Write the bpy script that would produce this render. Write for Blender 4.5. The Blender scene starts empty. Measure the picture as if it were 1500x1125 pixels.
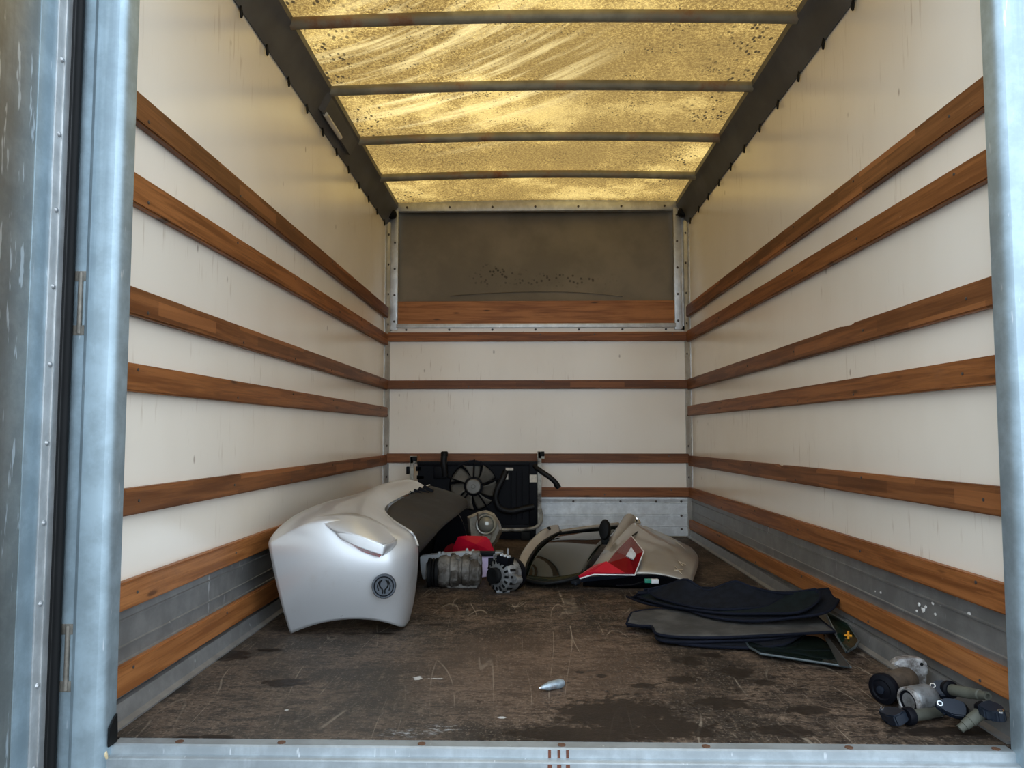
import bpy, bmesh, math, random
from mathutils import Vector, Matrix, noise
random.seed(7)
SC = bpy.context.scene
COL = SC.collection
PI = math.pi

# ------------------------------------------------------------------ camera
F_PX, CX, CY = 1127.0, 750.0, 562.5
CAM = Vector((0, 0, .686))
PITCH, YAW = math.radians(3.782), math.radians(1.268)
cd = bpy.data.cameras.new('camera'); cam = bpy.data.objects.new('camera', cd); COL.objects.link(cam)
cd.sensor_width = 36; cd.lens = F_PX / 1500 * 36; cd.clip_start = .02
cam.location = CAM; cam.rotation_euler = (PI/2 + PITCH, 0, YAW)
SC.camera = cam

# ------------------------------------------------------------------ world, exposure
w = bpy.data.worlds.new('overcast_sky'); SC.world = w; w.use_nodes = True
bg = w.node_tree.nodes['Background']
bg.inputs['Color'].default_value = (.83, .955, 1.08, 1)
bg.inputs['Strength'].default_value = 2.85
SC.view_settings.view_transform = 'Standard'
SC.view_settings.look = 'None'
SC.view_settings.gamma = 1
SC.view_settings.use_curve_mapping = False
SC.view_settings.exposure = 0.0
SC.cycles.max_bounces = 14
SC.cycles.diffuse_bounces = 8
SC.cycles.sample_clamp_indirect = 6

# ------------------------------------------------------------------ pixel -> place
_R = Vector((math.cos(YAW), math.sin(YAW), 0))
_F = Vector((-math.sin(YAW)*math.cos(PITCH), math.cos(YAW)*math.cos(PITCH), math.sin(PITCH)))
_U = _R.cross(_F)
def ray(x, y): return _R*((x-CX)/F_PX) - _U*((y-CY)/F_PX) + _F
def on(x, y, axis, val):
    d = ray(x, y); return CAM + d*((val-CAM[axis])/d[axis])
def P(x, y, Y): return on(x, y, 1, Y)          # at depth Y
def G(x, y, z=0.): return on(x, y, 2, z)       # at height z

# ------------------------------------------------------------------ node helpers
class NT:
    def __init__(s, name):
        s.m = bpy.data.materials.new(name); s.m.use_nodes = True
        s.t = s.m.node_tree; s.n = s.t.nodes; s.b = s.n['Principled BSDF']
        s.tc = s.n.new('ShaderNodeTexCoord')
    def link(s, a, b): s.t.links.new(a, b)
    def put(s, sock, v):
        if isinstance(v, bpy.types.NodeSocket): s.link(v, sock)
        else: sock.default_value = v
    def coord(s, scale=(1, 1, 1), rnd=False, loc=(0, 0, 0)):
        mp = s.n.new('ShaderNodeMapping'); mp.inputs['Scale'].default_value = scale
        mp.inputs['Location'].default_value = loc
        s.link(s.tc.outputs['Object'], mp.inputs['Vector'])
        if rnd:
            oi = s.n.new('ShaderNodeObjectInfo')
            mu = s.math('MULTIPLY', oi.outputs['Random'], 37.)
            va = s.n.new('ShaderNodeVectorMath'); va.operation = 'ADD'
            s.link(mp.outputs[0], va.inputs[0]); s.link(mu, va.inputs[1]); return va.outputs[0]
        return mp.outputs[0]
    def noise(s, vec, scale=5, detail=4, rough=.55, dist=0):
        n = s.n.new('ShaderNodeTexNoise'); s.link(vec, n.inputs['Vector'])
        n.inputs['Scale'].default_value = scale; n.inputs['Detail'].default_value = detail
        n.inputs['Roughness'].default_value = rough; n.inputs['Distortion'].default_value = dist
        return n.outputs['Fac']
    def voro(s, vec, scale=5, feature='F1', out='Distance', rnd=1):
        n = s.n.new('ShaderNodeTexVoronoi'); n.feature = feature; s.link(vec, n.inputs['Vector'])
        n.inputs['Scale'].default_value = scale; n.inputs['Randomness'].default_value = rnd
        return n.outputs[out]
    def math(s, op, a, b=0., c=0., clamp=False):
        n = s.n.new('ShaderNodeMath'); n.operation = op; n.use_clamp = clamp
        s.put(n.inputs[0], a); s.put(n.inputs[1], b); s.put(n.inputs[2], c); return n.outputs[0]
    def step(s, v, lo, hi):
        n = s.n.new('ShaderNodeMapRange'); n.interpolation_type = 'SMOOTHSTEP'; s.put(n.inputs['Value'], v)
        n.inputs['From Min'].default_value = lo; n.inputs['From Max'].default_value = hi; return n.outputs[0]
    def mix(s, f, a, b):
        n = s.n.new('ShaderNodeMix'); n.data_type = 'RGBA'; s.put(n.inputs[0], f)
        for i, v in ((6, a), (7, b)):
            if not isinstance(v, bpy.types.NodeSocket): v = (*v[:3], 1)
            s.put(n.inputs[i], v)
        return n.outputs[2]
    def bump(s, h, strength=.2, dist=.01):
        n = s.n.new('ShaderNodeBump'); n.inputs['Strength'].default_value = strength
        n.inputs['Distance'].default_value = dist; s.link(h, n.inputs['Height'])
        s.link(n.outputs[0], s.b.inputs['Normal'])
    def sep(s, vec):
        n = s.n.new('ShaderNodeSeparateXYZ'); s.link(vec, n.inputs[0]); return n.outputs
    def ell(s, vec, c, r, wob, k=.5, lo=.8, hi=1.1):
        """1 inside a blotchy ellipse"""
        mp = s.n.new('ShaderNodeVectorMath'); mp.operation = 'SUBTRACT'; s.link(vec, mp.inputs[0]); mp.inputs[1].default_value = (c[0], c[1], 0)
        dv = s.n.new('ShaderNodeVectorMath'); dv.operation = 'DIVIDE'; s.link(mp.outputs[0], dv.inputs[0]); dv.inputs[1].default_value = (r[0], r[1], 1e3)
        ln = s.n.new('ShaderNodeVectorMath'); ln.operation = 'LENGTH'; s.link(dv.outputs[0], ln.inputs[0])
        v = s.math('ADD', ln.outputs['Value'], s.math('MULTIPLY', s.math('SUBTRACT', wob, .5), k))
        n = s.step(v, lo, hi); return s.math('SUBTRACT', 1., n)
    def mx(s, a, b): return s.math('MAXIMUM', a, b)

def mat(name, col, rough=.5, metal=0., var=.12, scale=9., bump=0., bscale=60., coat=0., dirt=None, dscale=7., damt=.5, spec=.5):
    t = NT(name); b = t.b
    v = t.coord(rnd=True)
    n = t.noise(v, scale, 4)
    c = t.mix(t.step(n, .3, .7), [x*(1-var) for x in col], [min(1, x*(1+var)) for x in col])
    if dirt:
        d = t.noise(v, dscale, 6, .65)
        c = t.mix(t.step(d, 1-damt-.12, 1-damt+.12), c, dirt)
        r = t.math('ADD', t.math('MULTIPLY', d, .3), rough-.1, clamp=True); t.link(r, b.inputs['Roughness'])
    else: b.inputs['Roughness'].default_value = rough
    t.link(c, b.inputs['Base Color']); b.inputs['Metallic'].default_value = metal
    b.inputs['Coat Weight'].default_value = coat; b.inputs['Coat Roughness'].default_value = .08
    b.inputs['Specular IOR Level'].default_value = spec
    if bump: t.bump(t.noise(v, bscale, 4), bump, .004)
    return t.m

# ------------------------------------------------------------------ materials of the box
def m_wall():
    t = NT('wall_panel_cream'); v = t.coord()
    c = t.mix(t.step(t.noise(v, 1.6, 3), .3, .7), (.84, .775, .675), (.89, .83, .735))
    big = t.noise(t.coord((1, 1, .35)), 2.2, 4)
    c = t.mix(t.math('MULTIPLY', t.step(big, .5, .8), .22), c, (.70, .60, .46))
    dr = t.noise(t.coord((55, 55, 5)), 1., 3, .6)
    msk = t.step(t.noise(t.coord((1.6, 1.6, 2.2), loc=(3, 1, 5)), 1.3, 3), .46, .66)
    c = t.mix(t.math('MULTIPLY', t.math('MULTIPLY', t.step(dr, .60, .72), msk), .42), c, (.40, .28, .17))
    sp = t.voro(t.coord((7, 7, 3.4)), 1.)
    c = t.mix(t.math('MULTIPLY', t.math('SUBTRACT', 1., t.step(sp, .025, .06)), .55), c, (.22, .15, .09))
    t.link(c, t.b.inputs['Base Color'])
    t.put(t.b.inputs['Roughness'], t.math('ADD', .16, t.math('MULTIPLY', big, .10)))
    t.bump(t.noise(v, 5, 2), .03, .01)
    return t.m
def m_wood(name, ca, cb, lam, knots):
    t = NT(name); v = t.coord((1, 1, 1), True)
    g = t.noise(t.coord((2.2, 30, 46), True), 1., 5, .6, .6)
    c = t.mix(t.step(g, .36, .64), [x*.82 for x in ca], cb)
    g2 = t.noise(t.coord((5, 60, 190), True), 1., 4, .7, .3); c = t.mix(t.math('MULTIPLY', t.step(g2, .52, .66), .45), c, [x*.55 for x in ca])
    oi = t.n.new('ShaderNodeObjectInfo')
    if lam:
        # glued lamellae, each with its own tint
        xyz = t.sep(t.tc.outputs['Object'])
        row = t.math('FLOOR', t.math('MULTIPLY', t.math('ADD', xyz[2], 1.0), 27.5))
        sh = t.math('ADD', xyz[0], t.math('MULTIPLY', row, .173))
        cell = t.math('FLOOR', t.math('MULTIPLY', t.math('ADD', sh, t.math('MULTIPLY', oi.outputs['Random'], 9.)), 2.7))
        wn = t.n.new('ShaderNodeTexWhiteNoise'); wn.noise_dimensions = '2D'
        cb_ = t.n.new('ShaderNodeCombineXYZ'); t.link(cell, cb_.inputs[0]); t.link(row, cb_.inputs[1]); t.link(cb_.outputs[0], wn.inputs['Vector'])
        c = t.mix(t.math('MULTIPLY', wn.outputs['Value'], .62), c, [x*.40 for x in ca])
        c = t.mix(t.math('MULTIPLY', t.math('SUBTRACT', 1., t.step(wn.outputs['Value'], .12, .16)), .5), c, [min(1, x*1.25) for x in cb])
    if knots:
        k = t.voro(t.coord((3.4, 0, 15), True), 1.)
        c = t.mix(t.math('SUBTRACT', 1., t.step(k, .05, .13)), c, [x*.28 for x in ca])
    ti = t.math('MULTIPLY', oi.outputs['Random'], .35)
    c = t.mix(ti, c, [x*.62 for x in ca])
    ws = t.noise(v, 3.5, 6, .7)
    c = t.mix(t.math('MULTIPLY', t.step(ws, .58, .75), .5), c, [.5*x+.03 for x in ca])
    sc_ = t.noise(t.coord((26, 40, 60), True), 1., 4, .7); c = t.mix(t.math('MULTIPLY', t.step(sc_, .70, .76), .55), c, (.50, .34, .20))
    t.link(c, t.b.inputs['Base Color']); t.b.inputs['Roughness'].default_value = .5; t.b.inputs['Specular IOR Level'].default_value = .35
    t.bump(g, .25, .004)
    return t.m
def m_floor():
    t = NT('floor_plywood_worn'); v = t.coord()
    wob = t.noise(v, 9, 5, .65); wob2 = t.noise(v, 26, 5, .7)
    n1 = t.noise(v, 3.2, 8, .72)
    c = t.mix(t.step(n1, .41, .60), (.030, .023, .017), (.120, .083, .058))
    n2 = t.noise(t.coord((46, 10, 1)), 1., 6, .75)
    c = t.mix(t.math('MULTIPLY', t.step(n2, .50, .68), .6), c, (.20, .145, .102))
    n3 = t.noise(t.coord((11, 26, 1), loc=(4, 2, 0)), 1., 7, .75)
    c = t.mix(t.math('MULTIPLY', t.step(n3, .50, .60), .85), c, (.022, .016, .013))
    fine = t.noise(t.coord((150, 110, 1)), 1., 3, .7)
    c = t.mix(t.math('MULTIPLY', t.step(fine, .54, .68), .5), c, (.27, .22, .175))
    c = t.mix(t.math('MULTIPLY', t.step(t.noise(t.coord((50, 85, 1)), 1., 5, .75), .50, .59), .8), c, (.018, .013, .011))
    # pale scratches
    for sc, lo, k, rot in (((2.6, .5, 1), 3, .3, .2), ((3.4, .4, 1), 15, .4, .1), ((3.8, .3, 1), 22, .4, -.3)):
        mp = t.n.new('ShaderNodeMapping'); mp.inputs['Scale'].default_value = sc; mp.inputs['Rotation'].default_value = (0, 0, rot); mp.inputs['Location'].default_value = (lo, lo, 0)
        t.link(t.tc.outputs['Object'], mp.inputs['Vector'])
        nn = t.noise(mp.outputs[0], 1.3, 1, .5)
        ln = t.math('SUBTRACT', 1., t.step(t.math('ABSOLUTE', t.math('SUBTRACT', nn, .5)), .001, .004))
        ln = t.math('MULTIPLY', ln, t.step(t.noise(v, 3, 4, .7), .46, .6))
        c = t.mix(t.math('MULTIPLY', ln, k), c, (.40, .33, .25))
    # greyer worn area along the left, rusty brown in the middle
    gl = t.ell(v, (-.55, 2.2), (.55, .8), wob, .8, .5, 1.2)
    c = t.mix(t.math('MULTIPLY', gl, .30), c, (.092, .084, .074))
    rb = t.ell(v, (.05, 2.35), (.45, .5), wob, .9, .4, 1.2)
    c = t.mix(t.math('MULTIPLY', rb, .30), c, (.17, .105, .068))
    # oil and wet stains
    st = None
    for px, py, rx, ry in ((905, 1045, .17, .13), (860, 1076, .22, .06), (965, 1068, .15, .07), (1010, 968, .05, .05), (1080, 985, .05, .06), (1000, 995, .05, .045), (1040, 960, .04, .03), (940, 1005, .04, .03), (1120, 1000, .03, .03),
                           (1145, 1070, .09, .04), (1400, 1072, .2, .03), (275, 1080, .035, .012), (315, 1080, .04, .014), (640, 915, .04, .02), (560, 928, .04, .016), (515, 928, .035, .016), (395, 952, .04, .025),
                           (1060, 1030, .08, .05), (1185, 1040, .06, .04), (880, 990, .018, .02), (850, 985, .014, .014), (330, 960, .09, .06), (420, 1000, .07, .04), (250, 1010, .05, .08)):
        p = G(px, py); e = t.ell(v, (p.x, p.y), (rx, ry), wob2, 2.6 if rx > .03 else 1.4, .72, 1.02)
        st = e if st is None else t.mx(st, e)
    st = t.math('MULTIPLY', st, t.step(t.noise(t.coord((20, 34, 1), loc=(7, 3, 0)), 1., 7, .78), .30, .42))
    fl = t.math('MULTIPLY', t.step(t.noise(t.coord((30, 46, 1), loc=(2, 9, 0)), 1., 6, .75), .54, .60), t.ell(v, (.55, 2.05), (.75, .45), wob, 1., .4, 1.2))
    st = t.math('MULTIPLY', t.mx(st, fl), .90)
    c = t.mix(st, c, (.014, .010, .008))
    wh = None
    for px, py, rx, ry, kk in ((612, 993, .016, .024, 1.4), (640, 994, .03, .006, 2.2), (735, 1051, .015, .009, 1.2), (420, 1040, .006, .006, 1.2), (560, 905, .03, .01, 3.)):
        p = G(px, py); e = t.ell(v, (p.x, p.y), (rx, ry), t.noise(v, 55, 4, .75), kk, .5, .85)
        wh = e if wh is None else t.mx(wh, e)
    c = t.mix(t.math('MULTIPLY', wh, .75), c, (.55, .55, .53))
    for px, py, rx, ry in ((595, 1074, .08, .03), (650, 1066, .05, .03)):
        p = G(px, py); e = t.ell(v, (p.x, p.y), (rx, ry), wob2, 1.2, .3, 1.1)
        c = t.mix(t.math('MULTIPLY', t.math('MULTIPLY', e, t.step(t.noise(t.coord((38, 90, 1)), 1., 4, .7), .50, .62)), .6), c, (.42, .43, .43))
    t.link(c, t.b.inputs['Base Color'])
    t.put(t.b.inputs['Roughness'], t.math('SUBTRACT', .62, t.math('MULTIPLY', st, .20)))
    t.b.inputs['Specular IOR Level'].default_value = .16
    h = t.math('ADD', t.math('MULTIPLY', wob2, .6), t.math('MULTIPLY', fine, .4))
    t.bump(h, .3, .004)
    return t.m
def m_roof():
    t = NT('roof_fibreglass_translucent'); v = t.coord()
    fib = t.noise(v, 80, 5, .8); blot = t.noise(v, 1.7, 6, .62); fib2 = t.noise(v, 190, 3, .7)
    hi = t.mix(t.step(fib2, .42, .60), (.30, .172, .042), (.66, .42, .125))
    c = t.mix(t.step(fib, .42, .58), (.15, .082, .022), hi)
    c = t.mix(t.math('MULTIPLY', t.step(blot, .62, .40), .55), c, (.125, .070, .022))
    c = t.mix(t.math('MULTIPLY', t.step(blot, .50, .66), .55), c, (.62, .41, .135))
    rg = t.ell(v, (.55, 3.7), (.65, 1.3), blot, 1.2, .3, 1.2)
    c = t.mix(t.math('MULTIPLY', rg, .38), c, (.16, .095, .030))
    # wiped arcs on the left
    xyz = t.sep(v)
    dx = t.math('SUBTRACT', xyz[0], -1.5); dy = t.math('SUBTRACT', xyz[1], 1.2)
    rr = t.math('SQRT', t.math('ADD', t.math('MULTIPLY', dx, dx), t.math('MULTIPLY', t.math('MULTIPLY', dy, dy), .8)))
    cv = t.n.new('ShaderNodeCombineXYZ'); t.link(t.math('MULTIPLY', rr, 9.), cv.inputs[0]); t.link(t.math('MULTIPLY', t.math('ARCTAN2', dy, dx), 1.4), cv.inputs[1])
    wp = t.noise(cv.outputs[0], 1.3, 5, .65)
    lf = t.ell(v, (-.40, 3.4), (.75, .9), blot, .8, .4, 1.2)
    c = t.mix(t.math('MULTIPLY', t.math('MULTIPLY', t.step(wp, .46, .64), lf), .6), c, (.70, .50, .21))
    # dark specks of grime
    sp = t.voro(t.coord((75, 48, 1)), 1.)
    msk = t.step(t.noise(v, 4.5, 5, .75), .50, .60)
    spk = t.math('MULTIPLY', t.math('SUBTRACT', 1., t.step(sp, .20, .34)), msk)
    c = t.mix(t.math('MULTIPLY', spk, .85), c, (.030, .020, .010))
    sp2 = t.voro(t.coord((42, 24, 1)), 1.)
    ed = t.step(t.math('ABSOLUTE', t.math('SUBTRACT', xyz[0], .05)), .62, .86)
    spk2 = t.math('MULTIPLY', t.math('MULTIPLY', t.math('SUBTRACT', 1., t.step(sp2, .22, .36)), ed), t.step(t.noise(v, 3.3, 3), .50, .58))
    c = t.mix(t.math('MULTIPLY', spk2, .9), c, (.02, .014, .008))
    tr = t.n.new('ShaderNodeBsdfTranslucent'); t.link(c, tr.inputs['Color'])
    t.b.inputs['Base Color'].default_value = (.40, .27, .12, 1); t.b.inputs['Roughness'].default_value = .5
    ms = t.n.new('ShaderNodeMixShader'); ms.inputs[0].default_value = .90
    t.link(t.b.outputs[0], ms.inputs[1]); t.link(tr.outputs[0], ms.inputs[2])
    t.link(ms.outputs[0], t.n['Material Output'].inputs['Surface'])
    return t.m
def m_metal(name, col, rough, streak, dark, metal=.85, sheet=(14, 14, .6), scuff=.68):
    t = NT(name); v = t.coord()
    a = t.noise(t.coord(sheet), 1., 5, .65); b_ = t.noise(v, 14, 5, .65)
    c = t.mix(t.step(b_, .35, .7), [x*.84 for x in col], [min(1, x*1.12) for x in col])
    c = t.mix(t.math('MULTIPLY', t.step(a, .5, .72), streak), c, dark)
    wsp = t.noise(t.coord((60, 60, 9)), 1., 3, .6)
    c = t.mix(t.math('MULTIPLY', t.step(wsp, scuff, scuff+.06), .6), c, (.85, .88, .9))
    t.link(c, t.b.inputs['Base Color']); t.b.inputs['Metallic'].default_value = metal
    t.put(t.b.inputs['Roughness'], t.math('ADD', rough-.08, t.math('MULTIPLY', b_, .2)))
    t.bump(b_, .05, .004)
    return t.m
MT = {}
MT['wall'] = m_wall()
MT['lam'] = m_wood('laminated_pine_slat', (.190, .063, .018), (.320, .122, .040), True, False)
MT['pine'] = m_wood('pine_slat', (.215, .070, .018), (.345, .128, .038), False, True)
MT['orange'] = m_wood('pine_board_orange', (.30, .105, .028), (.44, .178, .056), False, True)
MT['floor'] = m_floor()
MT['roof'] = m_roof()
MT['galv'] = m_metal('galvanised_steel', (.38, .48, .54), .42, .55, (.20, .27, .32), .7)
MT['sillgalv'] = m_metal('galvanised_sill', (.42, .465, .49), .45, .45, (.27, .29, .30), .65)
MT['alu'] = m_metal('aluminium_profile', (.58, .59, .59), .42, .35, (.40, .39, .36), .7)
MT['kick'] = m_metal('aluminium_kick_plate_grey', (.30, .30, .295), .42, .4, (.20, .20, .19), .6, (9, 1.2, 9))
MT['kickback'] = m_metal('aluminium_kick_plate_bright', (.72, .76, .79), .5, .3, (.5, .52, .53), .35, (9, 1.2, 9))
MT['rail'] = mat('roof_rail_grey_steel', (.105, .107, .112), .5, .3, .2, 4)
MT['bow'] = mat('roof_bow_galvanised', (.30, .28, .21), .5, .4, .25, 9, dirt=(.24, .10, .045), dscale=4.5, damt=.40)
MT['doorpanel'] = m_metal('door_panel_scuffed_aluminium', (.33, .33, .31), .30, .5, (.20, .19, .165), .9, (10, 10, .5), .60)
MT['rubber'] = mat('black_rubber', (.005, .0055, .006), .6, 0, .2, spec=.2)
def m_alcove():
    t = NT('alcove_panel_grey_brown'); v = t.coord()
    c = t.mix(t.step(t.noise(v, 2.5, 5, .6), .35, .65), (.165, .142, .108), (.225, .193, .146))
    sp = t.voro(t.coord((34, 0, 34)), 1.)
    for cx, cz, rx, rz in ((-.22, 1.80, .30, .10), (-.25, 1.84, .10, .07), (.25, 1.78, .5, .08)):
        mp = t.n.new('ShaderNodeMapping'); mp.inputs['Location'].default_value = (-cx/rx, 0, -cz/rz); mp.inputs['Scale'].default_value = (1/rx, 0, 1/rz)
        t.link(t.tc.outputs['Object'], mp.inputs['Vector'])
        ln = t.n.new('ShaderNodeVectorMath'); ln.operation = 'LENGTH'; t.link(mp.outputs[0], ln.inputs[0])
        k = t.math('SUBTRACT', 1., t.step(t.math('ADD', ln.outputs['Value'], t.math('MULTIPLY', t.noise(v, 14, 3), .8)), .7, 1.3))
        c = t.mix(t.math('MULTIPLY', t.math('MULTIPLY', t.math('SUBTRACT', 1., t.step(sp, .16, .38)), k), .75), c, (.035, .03, .025))
    t.link(c, t.b.inputs['Base Color']); t.b.inputs['Roughness'].default_value = .6; t.b.inputs['Specular IOR Level'].default_value = .3
    return t.m
MT['alcove'] = m_alcove()
MT['screw'] = mat('screw_head_dark', (.10, .09, .085), .45, .6)
MT['rivet'] = mat('rivet_steel', (.42, .43, .44), .35, .8)
MT['ground'] = mat('asphalt_ground', (.16, .16, .16), .85, 0, .2, 3, bump=.3)

# ------------------------------------------------------------------ mesh helpers
def fin(name, bm, m, parent=None, smooth=False, ang=40):
    if parent is not None and parent.type == 'EMPTY':
        bmesh.ops.translate(bm, verts=bm.verts, vec=-parent.location)
    elif parent is not None and parent.parent is not None and parent.parent.type == 'EMPTY':
        bmesh.ops.translate(bm, verts=bm.verts, vec=-parent.parent.location)
    bmesh.ops.recalc_face_normals(bm, faces=bm.faces)
    me = bpy.data.meshes.new(name); bm.to_mesh(me); bm.free()
    if m is not None: me.materials.append(m)
    o = bpy.data.objects.new(name, me); COL.objects.link(o)
    if smooth:
        for p in me.polygons: p.use_smooth = True
        if ang: me.set_sharp_from_angle(angle=math.radians(ang))
    if parent is not None: o.parent = parent
    return o
def tag(o, label, cat, group=None):
    o['label'] = label; o['category'] = cat
    if group: o['group'] = group
    return o
def struct(o): o['kind'] = 'structure'; return o
def thing(name, loc, label, cat, group=None):
    o = bpy.data.objects.new(name, None); COL.objects.link(o); o.location = loc; o.empty_display_size = .05
    return tag(o, label, cat, group)
def add_box(bm, lo, hi, bev=0.):
    r = bmesh.ops.create_cube(bm, size=1)
    vs = r['verts']; lo = Vector(lo); hi = Vector(hi)
    for v in vs: v.co = Vector([(lo[i]+hi[i])/2 + v.co[i]*(hi[i]-lo[i]) for i in range(3)])
    if bev:
        es = list({e for v in vs for e in v.link_edges})
        bmesh.ops.bevel(bm, geom=es, offset=bev, segments=2, profile=.6, affect='EDGES', clamp_overlap=True)
    return vs
def box(name, lo, hi, m, parent=None, bev=0.):
    bm = bmesh.new(); add_box(bm, lo, hi, bev); return fin(name, bm, m, parent, bev > 0)
def add_obox(bm, c, ax, ay, az, size, bev=0.):
    """box on its own axes"""
    k = bmesh.new(); add_box(k, [-s/2 for s in size], [s/2 for s in size], bev)
    M = Matrix((ax, ay, az)).transposed().to_4x4(); M.translation = c
    k.transform(M); me = bpy.data.meshes.new('tmp'); k.to_mesh(me); k.free(); bm.from_mesh(me); bpy.data.meshes.remove(me)
def basis(axis):
    a = Vector(axis).normalized()
    t = Vector((0, 0, 1)) if abs(a.z) < .9 else Vector((1, 0, 0))
    u = a.cross(t).normalized(); return u, a.cross(u), a
def add_lathe(bm, c, axis, prof, n=24, sx=1., closed=True, ring=False):
    u, v, a = basis(axis); c = Vector(c); rings = []
    for r, h in prof:
        rings.append([bm.verts.new(c + a*h + u*(r*sx*math.cos(2*PI*i/n)) + v*(r*math.sin(2*PI*i/n))) for i in range(n)])
    for A, B in zip(rings, rings[1:]):
        for i in range(n): bm.faces.new((A[i], A[(i+1) % n], B[(i+1) % n], B[i]))
    if ring:
        for i in range(n): bm.faces.new((rings[-1][i], rings[-1][(i+1) % n], rings[0][(i+1) % n], rings[0][i]))
    elif closed: bm.faces.new(rings[0]); bm.faces.new(rings[-1][::-1])
def lathe(name, c, axis, prof, m, parent=None, n=24, sx=1., ring=False):
    bm = bmesh.new(); add_lathe(bm, c, axis, prof, n, sx, True, ring); return fin(name, bm, m, parent, True, 35)
def smooth_path(pts, k=6):
    pts = [Vector(p) for p in pts]; out = []
    for i in range(len(pts)-1):
        p0, p1, p2, p3 = pts[max(i-1, 0)], pts[i], pts[i+1], pts[min(i+2, len(pts)-1)]
        for j in range(k):
            t = j/k; out.append(.5*((2*p1)+(p2-p0)*t+(2*p0-5*p1+4*p2-p3)*t*t+(3*p1-p0-3*p2+p3)*t**3))
    return out + [pts[-1]]
def add_tube(bm, pts, r, n=10, k=6, flat=1.):
    pts = smooth_path(pts, k) if k > 1 else [Vector(p) for p in pts]
    rr = r if callable(r) else (lambda t: r)
    rings = []; up = None
    for i, p in enumerate(pts):
        d = (pts[min(i+1, len(pts)-1)] - pts[max(i-1, 0)]).normalized()
        if up is None: u, v, _ = basis(d)
        else: v = (up - d*up.dot(d)).normalized(); u = v.cross(d)
        up = v; R = rr(i/max(1, len(pts)-1))
        rings.append([bm.verts.new(p + u*(R*math.cos(2*PI*j/n)) + v*(R*flat*math.sin(2*PI*j/n))) for j in range(n)])
    for A, B in zip(rings, rings[1:]):
        for i in range(n): bm.faces.new((A[i], A[(i+1) % n], B[(i+1) % n], B[i]))
    bm.faces.new(rings[0]); bm.faces.new(rings[-1][::-1])
def tube(name, pts, r, m, parent=None, n=10, k=6, flat=1.):
    bm = bmesh.new(); add_tube(bm, pts, r, n, k, flat); return fin(name, bm, m, parent, True, 50)
def grid(name, rows, m, parent=None, sub=2, thick=.004, off=-1):
    bm = bmesh.new(); vs = [[bm.verts.new(Vector(p)) for p in r] for r in rows]
    for A, B in zip(vs, vs[1:]):
        for i in range(len(A)-1): bm.faces.new((A[i], A[i+1], B[i+1], B[i]))
    o = fin(name, bm, m, parent, True, 0)
    # face normals point up / at the opening
    me = o.data
    if sum((p.normal.z - p.normal.y) for p in me.polygons) < 0: me.flip_normals()
    if sub:
        s = o.modifiers.new('smooth', 'SUBSURF'); s.levels = s.render_levels = sub; s.boundary_smooth = 'PRESERVE_CORNERS'
    if thick:
        s = o.modifiers.new('thickness', 'SOLIDIFY'); s.thickness = thick; s.offset = off
    return o
def add_prism(bm, pts, d):
    """polygon pts extruded along vector d"""
    a = [bm.verts.new(Vector(p)) for p in pts]; b = [bm.verts.new(Vector(p)+Vector(d)) for p in pts]; n = len(a)
    bm.faces.new(a); bm.faces.new(b[::-1])
    for i in range(n): bm.faces.new((a[i], a[(i+1) % n], b[(i+1) % n], b[i]))
def prism(name, pts, d, m, parent=None, bev=0.):
    bm = bmesh.new(); add_prism(bm, pts, d)
    if bev: bmesh.ops.bevel(bm, geom=list(bm.edges), offset=bev, segments=2, affect='EDGES', clamp_overlap=True)
    return fin(name, bm, m, parent, bev > 0)

# ------------------------------------------------------------------ the cargo box
XL, XR, YF, YB, ZT, ZR = -.995, 1.103, 1.755, 5.29, 2.17, 2.34
struct(box('ground', (-30, -30, -1.0), (30, 30, -.92), MT['ground']))
floor = struct(box('floor', (XL, 1.778, -.045), (XR, YB, 0), MT['floor']))
wl = struct(box('wall_left', (XL-.03, YF, -.04), (XL, YB+.03, ZR), MT['wall']))
wr = struct(box('wall_right', (XR, YF, -.04), (XR+.03, YB+.03, ZR), MT['wall']))
ZA = 1.435                                   # foot of the over-cab opening
wb = struct(box('wall_back', (XL, YB, -.04), (XR, YB+.03, ZA), MT['wall']))

def plank(parent, x, za, zb, mkey, h=.070, th=.024, chips=(), ya=YF+.002, yb=YB-.026):
    """slat along a side wall; x = wall face, sign by side"""
    s = 1 if x < 0 else -1
    L = yb-ya; up = [(-L/2, h/2)]
    for yc, wd, dp in chips:
        c = yc-(ya+yb)/2
        up += [(c-wd, h/2), (c-wd*.8, h/2-dp), (c+wd*.1, h/2-dp*.8), (c+wd*.5, h/2-dp*.3), (c+wd, h/2)]
    up += [(L/2, h/2)]
    bm = bmesh.new(); add_prism(bm, [(-L/2, 0, -h/2)]+[(a, 0, b) for a, b in up]+[(L/2, 0, -h/2)], (0, th, 0))
    es = [e for e in bm.edges if abs((e.verts[0].co-e.verts[1].co).normalized().x) > .9]
    bmesh.ops.bevel(bm, geom=es, offset=.004, segments=2, affect='EDGES', clamp_overlap=True)
    o = fin('slat', bm, MT[mkey])
    slope = math.atan2(zb-za, L)
    ex = Vector((0, math.cos(slope), math.sin(slope))); ey = Vector((-s, 0, 0)); ez = ex.cross(ey)
    if ez.z < 0: ey = -ey; ez = ex.cross(ey)
    M = Matrix((ex, ey, ez)).transposed().to_4x4()
    M.translation = Vector((x + s*th*(.5) - ey.x*th*.5, (ya+yb)/2, (za+zb)/2))
    o.matrix_world = M; o.parent = parent
    return o, s, th
def screw_me():
    bm = bmesh.new(); add_lathe(bm, (0, 0, 0), (1, 0, 0), [(.0042, -.003), (.0042, .0008), (.002, .0015)], 8)
    me = bpy.data.meshes.new('screw'); bm.to_mesh(me); bm.free(); me.materials.append(MT['screw']); return me
SCREW = screw_me()
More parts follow.
